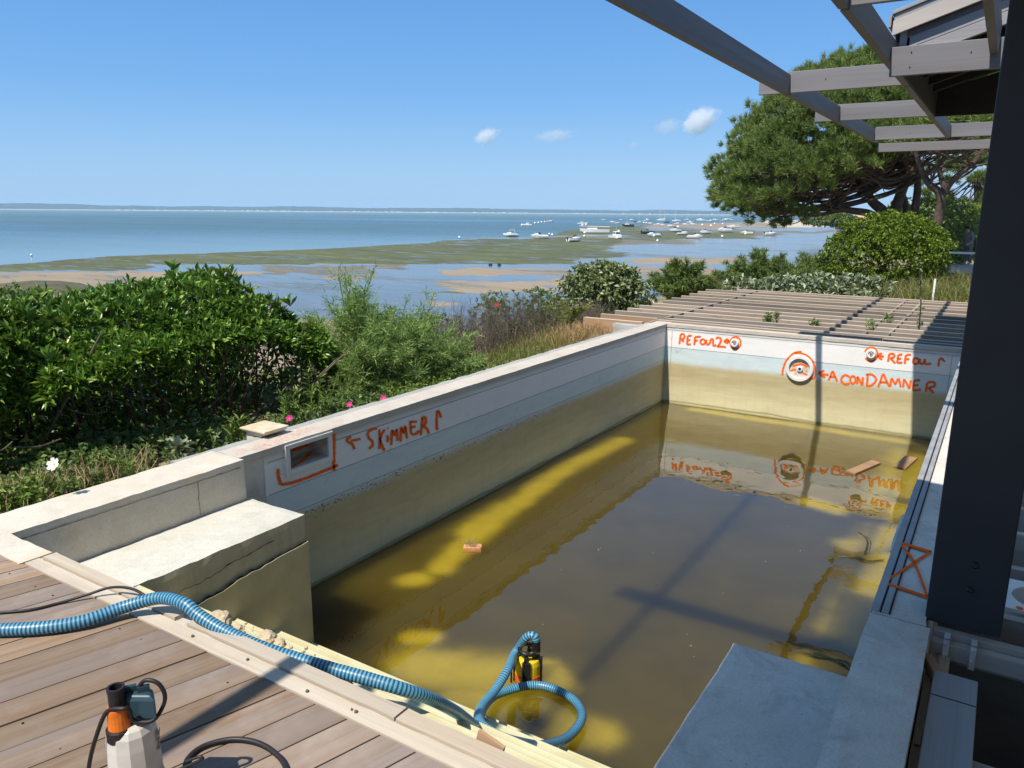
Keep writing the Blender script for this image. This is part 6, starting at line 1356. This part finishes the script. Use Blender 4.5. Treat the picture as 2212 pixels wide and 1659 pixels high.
PROT = {'m': proto_motor(), 'c': proto_cruiser(), 's': proto_sail(), 'k': proto_motor(canopy=True), 'b': proto_sail(False, bare=True), 'n': proto_sail(True, M_NAVY), 'y': proto_motor(hm=M_CREAMH), 'd': proto_motor(hm=M_NAVY, cabin=False)}
USED = set()
def boat(kind, x, y, px, label, heading=0, roll=0, group=None):
    "x, y: where its waterline or keel stands in the crop of the boats; px: its length there"
    X, Y = 1075.3+x*0.27778, 430.1+y*0.27778; p = P(X, Y, Z=ZF)
    Lm = px*0.27778*(p-CAMP).dot(FWD)/FPX; base = {'m':5.6,'k':5.6,'y':5.6,'d':5.6,'c':6.4,'s':7.0,'b':7.0,'n':7.0}[kind]; h = abs(cos(radians(heading)))
    s = min(2.6, max(0.8, 1.5*Lm/(base*max(0.5,h))))
    o = PROT[kind] if kind not in USED else copy_tree(PROT[kind]); USED.add(kind)
    o.location = (p.x, p.y, ZF+(0.02 if roll else -0.22*s)); o.rotation_euler = (radians(roll), 0, AZ+radians(heading)); o.scale = (s,s,s); o['label'] = label
    if group: o['group'] = group
    return o
G1 = 'boats aground on the weed'; G2 = 'boats moored beyond the sandbar'
for a in (('k',100,292,66,'white canopied boat leaning at the left end of the moored boats',200,14,G1), ('m',325,308,90,'white motorboat aground on weed, second from the left end',190,-10,G1), ('m',600,332,58,'small white boat aground on weed in front of the white sailboat',35,-9,G1), ('b',752,266,150,'long white sailboat hull with a boom and no mast on the weed island',180,0,G1),
  ('c',922,308,58,'white cabin boat with an aerial facing us right of the sailboat hull',-70,0,G1), ('d',1160,270,52,'dark open boat behind the pair of white boats in the middle',20,6,G1), ('m',1213,292,70,'white motorboat aground right of the dark open boat',195,-8,G1), ('m',1382,256,64,'white motorboat behind another, left of the leaning pair',200,6,G1), ('m',1438,280,56,'white motorboat in front of another with its bow to the right',12,-6,G1), ('m',1531,306,60,'white boat standing nearest the blue shallow water',-25,5,G1),
  ('m',1613,270,58,'white motorboat aground midway between middle boats and pine',205,8,G1), ('m',1765,258,80,'broad white motorboat aground left of the pine tip',190,-5,G1), ('b',1830,222,66,'white hull with dark base just left of the pine tip',180,0,G1), ('y',1936,276,46,'small cream boat aground below the pine tip',160,-7,G1), ('m',2120,282,40,'small boat half hidden under the drooping pine branch',10,5,G1),
  ('c',232,206,48,'white cabin boat afloat above the left end of the moored boats',160,0,G2), ('m',405,178,42,'white boat afloat at the end of the line of buoys',15,0,G2), ('c',655,198,50,'left boat of the white pair above the sailboat hull',195,0,G2), ('m',682,192,36,'right boat of the white pair above the sailboat hull',10,0,G2), ('m',820,164,26,'tiny white boat far out alone above the white pair',0,0,G2), ('m',898,183,38,'left one of two small boats above the cabin boat with aerial',185,0,G2), ('m',930,191,28,'right one of two small boats above the cabin boat with aerial',20,0,G2), ('m',958,163,26,'tiny white boat far out left of the navy sailboat mast',10,0,G2),
  ('n',1012,214,62,'navy sailboat leaning on the sandbar with a raked mast',185,-12,G2), ('m',1042,163,26,'tiny white boat far out right of the navy sailboat mast',170,0,G2), ('d',1082,178,24,'tiny dark boat beside the first mast right of the navy sailboat',10,0,G2), ('s',1104,184,30,'white sailboat with the first mast right of the navy sailboat',200,0,G2), ('c',1163,168,36,'white cabin boat far out between the first and second masts',15,0,G2), ('m',1190,193,34,'white boat on the left end of the sandbar row',185,0,G2), ('m',1240,202,42,'second white boat of the sandbar row',10,0,G2), ('m',1288,206,38,'third white boat of the sandbar row',200,0,G2),
  ('s',1268,168,42,'white sailboat under the pair of tall masts',165,0,G2), ('s',1290,164,34,'sailboat just right of the pair of tall masts',20,0,G2), ('m',1350,218,46,'white boat aground at the right end of the sandbar row',195,5,G2), ('s',1388,178,46,'sailboat with a raked mast above the middle of the sandbar',190,7,G2), ('m',1393,194,34,'white boat just below the raked mast',15,0,G2), ('d',1316,182,26,'tiny dark boat between the tall masts and the raked mast',0,0,G2), ('m',1462,200,32,'white boat on the sandbar left of the last mast',185,0,G2), ('s',1472,164,30,'sailboat with the last tall mast before the pine',10,0,G2), ('c',1495,184,32,'white cabin boat just right of the last tall mast',-30,0,G2), ('m',1520,200,42,'white motorboat on the sandbar right of the last tall mast',195,0,G2),
  ('m',1585,170,56,'larger white boat far out right of the last mast',180,0,G2), ('m',1648,174,40,'white boat far out in the middle of the right hand trio',10,0,G2), ('m',1697,166,36,'white boat far out at the right of the trio',190,0,G2), ('m',1772,167,46,'left boat of the pair touching the pine edge',20,0,G2), ('m',1805,163,32,'right boat of the pair touching the pine edge',170,0,G2), ('m',2310,182,46,'white boat seen under the pine crown, left one',10,0,G2), ('m',2385,178,52,'white boat seen under the pine crown, middle one',185,0,G2), ('m',2450,182,46,'white boat seen under the pine crown, right one',15,0,G2), ('m',2530,180,42,'white boat at the foot of the sandy point under the pine',190,0,G2)):
    boat(*a)
for k, pr in PROT.items():
    if k not in USED: bpy.data.objects.remove(pr)
BL = ['below the left cabin boat afloat', 'first from the left in the line of four between two boats afloat', 'second from the left in the line of four between two boats afloat', 'third from the left in the line of four between two boats afloat', 'last in the line of four between two boats afloat', 'on the water right of the second boat from the left end', 'tiny one rightmost of the pair by the second boat from the left', 'upper one of two by the left end of the sailboat hull', 'lower one of two by the left end of the sailboat hull', 'at the upper right of the facing cabin boat', 'in front of the small boat before the sailboat hull', 'under the hull of the second boat from the left end', 'in front of the facing cabin boat', 'in front of the boat right of the dark open boat', 'alone in the shallow water below the middle boats', 'at the right end of the front boat of the middle pair', 'under the boat nearest the blue shallow water', 'right of the boat midway between middle boats and pine', 'on the sandbar above the broad motorboat', 'touching the right end of the broad motorboat', 'alone below the broad motorboat', 'beside the small cream boat', 'right of the navy sailboat', 'left one of two below the white pair of boats', 'right one of two below the white pair of boats', 'lower one on the sand right of the last mast', 'upper one on the sand right of the last mast', 'on the sand just right of the last sandbar boat', 'left one of two on the water left of the sandbar row', 'right one of two on the water left of the sandbar row', 'alone off the weed edge left of all the boats', 'on the sandbar in front of the raked mast']
bu = None
for bi_, (x, y) in enumerate(((188,211),(288,193),(315,190),(340,186),(365,183),(400,283),(423,287),(675,270),(673,296),(940,258),(590,330),(336,308),(926,310),(1214,294),(1241,331),(1454,277),(1528,306),(1626,268),(1748,199),(1803,257),(1745,298),(1926,278),(1048,214),(658,210),(685,206),(1657,215),(1685,198),(1590,208),(1136,190),(1154,191),(-298,306),(1400,225))):
    p = P(1075.3+x*.27778, 430.1+y*.27778, Z=ZF); r = 3.0*(p-CAMP).dot(FWD)/FPX*0.9
    r = min(0.62, r)
    if bu is None:
        b = MB(); b.lathe((0,0,0), [(0.25,0.02),(0.75,0.25),(1.0,0.8),(0.9,1.35),(0.5,1.8),(0.15,1.95),(0.15,2.15)], 10); bu = b.obj('mooring_buoy', plain('white_buoy', (0.80,0.79,0.76), 0.4), smooth=True); o = bu
    else: o = bu.copy(); COL.objects.link(o)
    o.location = (p.x,p.y,ZF-0.03); o.scale = (r,r,r); tag(o, 'white buoy ' + BL[bi_], 'buoy', 'white mooring buoys among the boats')
p = P(68, 553, Z=ZF); o = bu.copy(); COL.objects.link(o); o.location = (p.x,p.y,ZF-.03); o.scale = (.19,.19,.19); tag(o, 'lone white buoy near the far left waterline', 'buoy'); 
if 'group' in o: del o['group']
for (x, y, lb) in ((1380,628,'left dark stone on the wet flat behind the silverberry bush'),):
    pass
for (x, y, lb) in ((1378*0+691+1105/3, 384+567/3.0, 'left one of two dark stones on the wet flat'), (691+1162/3, 384+567/3.0, 'right one of two dark stones on the wet flat')):
    p = P(x, y, Z=ZF); rock('stone', (p.x,p.y,ZF+.06), .28, int(x), plain('dark_stone',(0.03,0.03,0.028),.8), lb, 'stone')
# ------------------------------------------------------------------ house and trees on the sandy point
p = P(1850, 470, d=230); hx, hy = p.x, p.y; hz = ZF+0.8
hs = thing('beach_house', (hx,hy,hz), 'house with a pink tiled roof glimpsed under the pine crown', 'house', rz=AZ)
M_TILE = plain('pink_roof_tile', (0.50,0.27,0.19), .85, (0.58,0.34,0.25), 3)
for o, (w_, z0, z1) in (('wall',(4.2,0,4.2)),): b = MB(); b.box(-w_,w_,-3,3,z0,z1); x = b.obj(o, plain('pale_wall',(0.55,0.50,0.43),.9)); x.parent = hs
b = MB(); b.prism([(-3.6,4.15),(3.6,4.15),(0,6.3)], -4.9, 4.9, 'x'); x = b.obj('roof', M_TILE); x.parent = hs
for k in (-2.2, 0.3, 2.4): b = MB(); b.box(k-.5,k+.5,-3.03,-2.97,1.2,2.9); x = b.obj('window', M_GLASSD); x.parent = hs
for i, (x, y, d, r, lb) in enumerate(((1770,474,235,(5,3,1.6),'left clump of dark scrub on the sandy point'), (1800,473,228,(4,3,1.6),'middle clump of dark scrub on the sandy point'), (1822,474,222,(3,3,1.4),'right clump of dark scrub on the sandy point'), (2010,452,170,(7,4,2.6),'far dark trees on the skyline behind the pine trunks'))):
    p = P(x, y, d=d); blob_shrub('point_scrub', lb, 'scrub', (p.x,p.y,p.z-r[2]), [((p.x,p.y,p.z),r)], M_TAM2, 260, 0.8, 0.35, 6, stems=0)
# ------------------------------------------------------------------ person on a path behind a white rail
pp = P(2086, 574, d=40); px_, py_, pz_ = pp.x, pp.y, pp.z
tag(MB().box(px_-1.6,px_+4,py_-1.2,py_+1.0,pz_-0.25,pz_-0.02).obj('path_slab', plain('pale_slab',(0.45,0.43,0.38),.9), loc=(px_,py_,pz_-.25)), 'pale concrete slab under the person by the post', 'slab')
rl = thing('handrail', (px_,py_-1.1,pz_), 'white handrail in front of the person at right', 'railing'); b = MB(); zr = P(2083,546,d=39).z; b.box(px_-1.1,px_+3,py_-1.13,py_-1.07,zr-.05,zr+.04); b.obj('rail', plain('white_rail',(0.72,0.72,0.70),.5), rl)
for x in (-0.9, 0.9, 2.6): b = MB(); b.box(px_+x-.03,px_+x+.03,py_-1.12,py_-1.08,pz_-.02,zr-.052); b.obj('post', plain('dark_rail_post',(0.05,0.05,0.05),.6), rl)
per = thing('person', (px_,py_,pz_), 'person in a dark grey jacket stooping forward behind the white rail', 'person')
rv_ = Vector((RGT.x,RGT.y,0)).normalized()
def skin_fig(name, joints, edges, mat, parent):
    me = bpy.data.meshes.new(name); me.from_pydata([tuple(Vector((0,0,z))+rv_*x+dv*y) for x,y,z,r in joints], edges, []); o = bpy.data.objects.new(name, me); COL.objects.link(o); o.parent = parent; me.materials.append(mat)
    sk_ = o.modifiers.new('skin','SKIN'); sub = o.modifiers.new('sub','SUBSURF'); sub.levels = sub.render_levels = 1
    if not me.skin_vertices: me.skin_vertices.new()
    for i, (x,y,z,r) in enumerate(joints): me.skin_vertices[0].data[i].radius = (r,r)
    me.skin_vertices[0].data[0].use_root = True
    for q in me.polygons: q.use_smooth = True
    return o
skin = plain('skin', (0.45,0.27,0.19), .6)
J = [(0,0,0.92,.13),(0.01,0,1.18,.125),(-0.04,0,1.40,.14),(-0.10,0,1.52,.055),(-0.17,0,1.60,.10),(0.02,-.10,.90,.085),(0.06,-.10,.48,.062),(0.10,-.10,.09,.045),(-0.04,-.10,.04,.04),(0.02,.10,.90,.085),(-0.05,.10,.48,.062),(0.0,.10,.09,.045),(-0.14,.10,.04,.04),(-0.02,-.19,1.38,.055),(0.02,-.24,1.12,.045),(-0.16,-.22,.95,.035),(-0.22,-.21,.90,.035),(-0.02,.19,1.38,.055),(0.0,.24,1.12,.045),(-0.2,.2,1.0,.035),(-0.26,.19,.97,.035)]
E_ = [(0,1),(1,2),(2,3),(3,4),(0,5),(5,6),(6,7),(7,8),(0,9),(9,10),(10,11),(11,12),(2,13),(13,14),(14,15),(15,16),(2,17),(17,18),(18,19),(19,20)]
skin_fig('body', J, E_, skin, per)
M_JACK = plain('grey_jacket', (0.20,0.20,0.22), .8, (0.16,0.16,0.18), 6); M_TROU = plain('grey_trousers', (0.12,0.115,0.13), .85)
skin_fig('jacket', [(0,0,0.80,.185),(0.01,0,1.05,.17),(0.0,0,1.25,.175),(-0.04,0,1.44,.165),(-0.07,0,1.51,.095),(-0.02,-.20,1.40,.085),(0.02,-.25,1.12,.07),(-0.13,-.225,.98,.058),(-0.02,.20,1.40,.085),(0.0,.25,1.12,.07),(-0.17,.205,1.02,.058)], [(0,1),(1,2),(2,3),(3,4),(3,5),(5,6),(6,7),(3,8),(8,9),(9,10)], M_JACK, per)
skin_fig('trousers', [(0,0,0.86,.15),(0.02,-.10,.80,.10),(0.06,-.10,.48,.08),(0.10,-.10,.14,.068),(0.02,.10,.80,.10),(-0.05,.10,.48,.08),(0.0,.10,.14,.068)], [(0,1),(1,2),(2,3),(0,4),(4,5),(5,6)], M_TROU, per)
b = MB(); hc = Vector(per.location)+rv_*(-0.155)+Vector((0,0,1.645)); b.lathe(hc-Vector((0,0,.02)), [(0.118,0),(0.122,.04),(0.10,.09),(0.05,.115)], 12); b.obj('hair', plain('dark_hair',(0.02,0.016,0.013),.8), per, smooth=True)
# ------------------------------------------------------------------ the air over the bay
hz_ = NT('haze_air'); v_ = hz_.n('ShaderNodeVolumePrincipled'); v_.inputs['Color'].default_value = (0.56, 0.78, 1.0, 1); v_.inputs['Density'].default_value = 0.000085; v_.inputs['Anisotropy'].default_value = 0.0
hz_.l(v_.outputs[0], hz_.out.inputs['Volume'])
tag(MB().box(-9000, 9000, -2500, 9000, ZF-2.0, 60.0).obj('haze', hz_.m), kind='stuff')
# ------------------------------------------------------------------ a few small fair weather clouds
def cloud_mat(name, dens, sc, lo):
    t = NT(name); g = t.n('ShaderNodeTexCoord').outputs['Object']; ln_ = t.n('ShaderNodeVectorMath', operation='LENGTH'); t.l(g, ln_.inputs[0])
    n1 = t.noise(g, sc, 6, 0.62, 0.3); f = t.math('SUBTRACT', t.math('ADD', n1, t.mapr(ln_.outputs['Value'], 0, 1, 0.40, -0.42)), lo)
    d = t.math('MULTIPLY', t.mapr(f, 0, 0.25, 0, 1, True), dens); v = t.n('ShaderNodeVolumePrincipled'); v.inputs['Color'].default_value = (0.98,0.98,0.99,1); v.inputs['Anisotropy'].default_value = 0.35; t.l(d, v.inputs['Density'])
    t.l(v.outputs[0], t.out.inputs['Volume']); return t.m
for (x, y, wx_, hy_, dens, rot, lb) in ((1050,293,42,25,0.020,0.25,'small bright cloud leftmost above the horizon'), (1197,292,68,22,0.0085,0.06,'long thin cloud in the middle above the boats'), (1512,259,56,40,0.022,0.3,'brightest fluffy cloud left of the pine top'), (1442,272,46,26,0.0060,0.1,'faint cloud wisp joined to the left of the brightest cloud'), (1368,312,18,12,0.007,0.1,'tiny faint cloud below the others')):
    D_ = 7000.0; p = P(x, y, d=D_); k = D_/FPX*1.12
    bm = bmesh.new(); bmesh.ops.create_icosphere(bm, subdivisions=3, radius=1.0); bm.verts.index_update(); V = [tuple(v.co) for v in bm.verts]; F = [tuple(q.index for q in f.verts) for f in bm.faces]; bm.free()
    o = mk('cloud', V, F, cloud_mat('cloud_vapour', dens, 2.2, 0.42)); o.location = p; o.scale = (wx_*k, hy_*k*1.2, hy_*k); o.rotation_euler = (0, -rot, AZ); tag(o, lb, 'cloud')
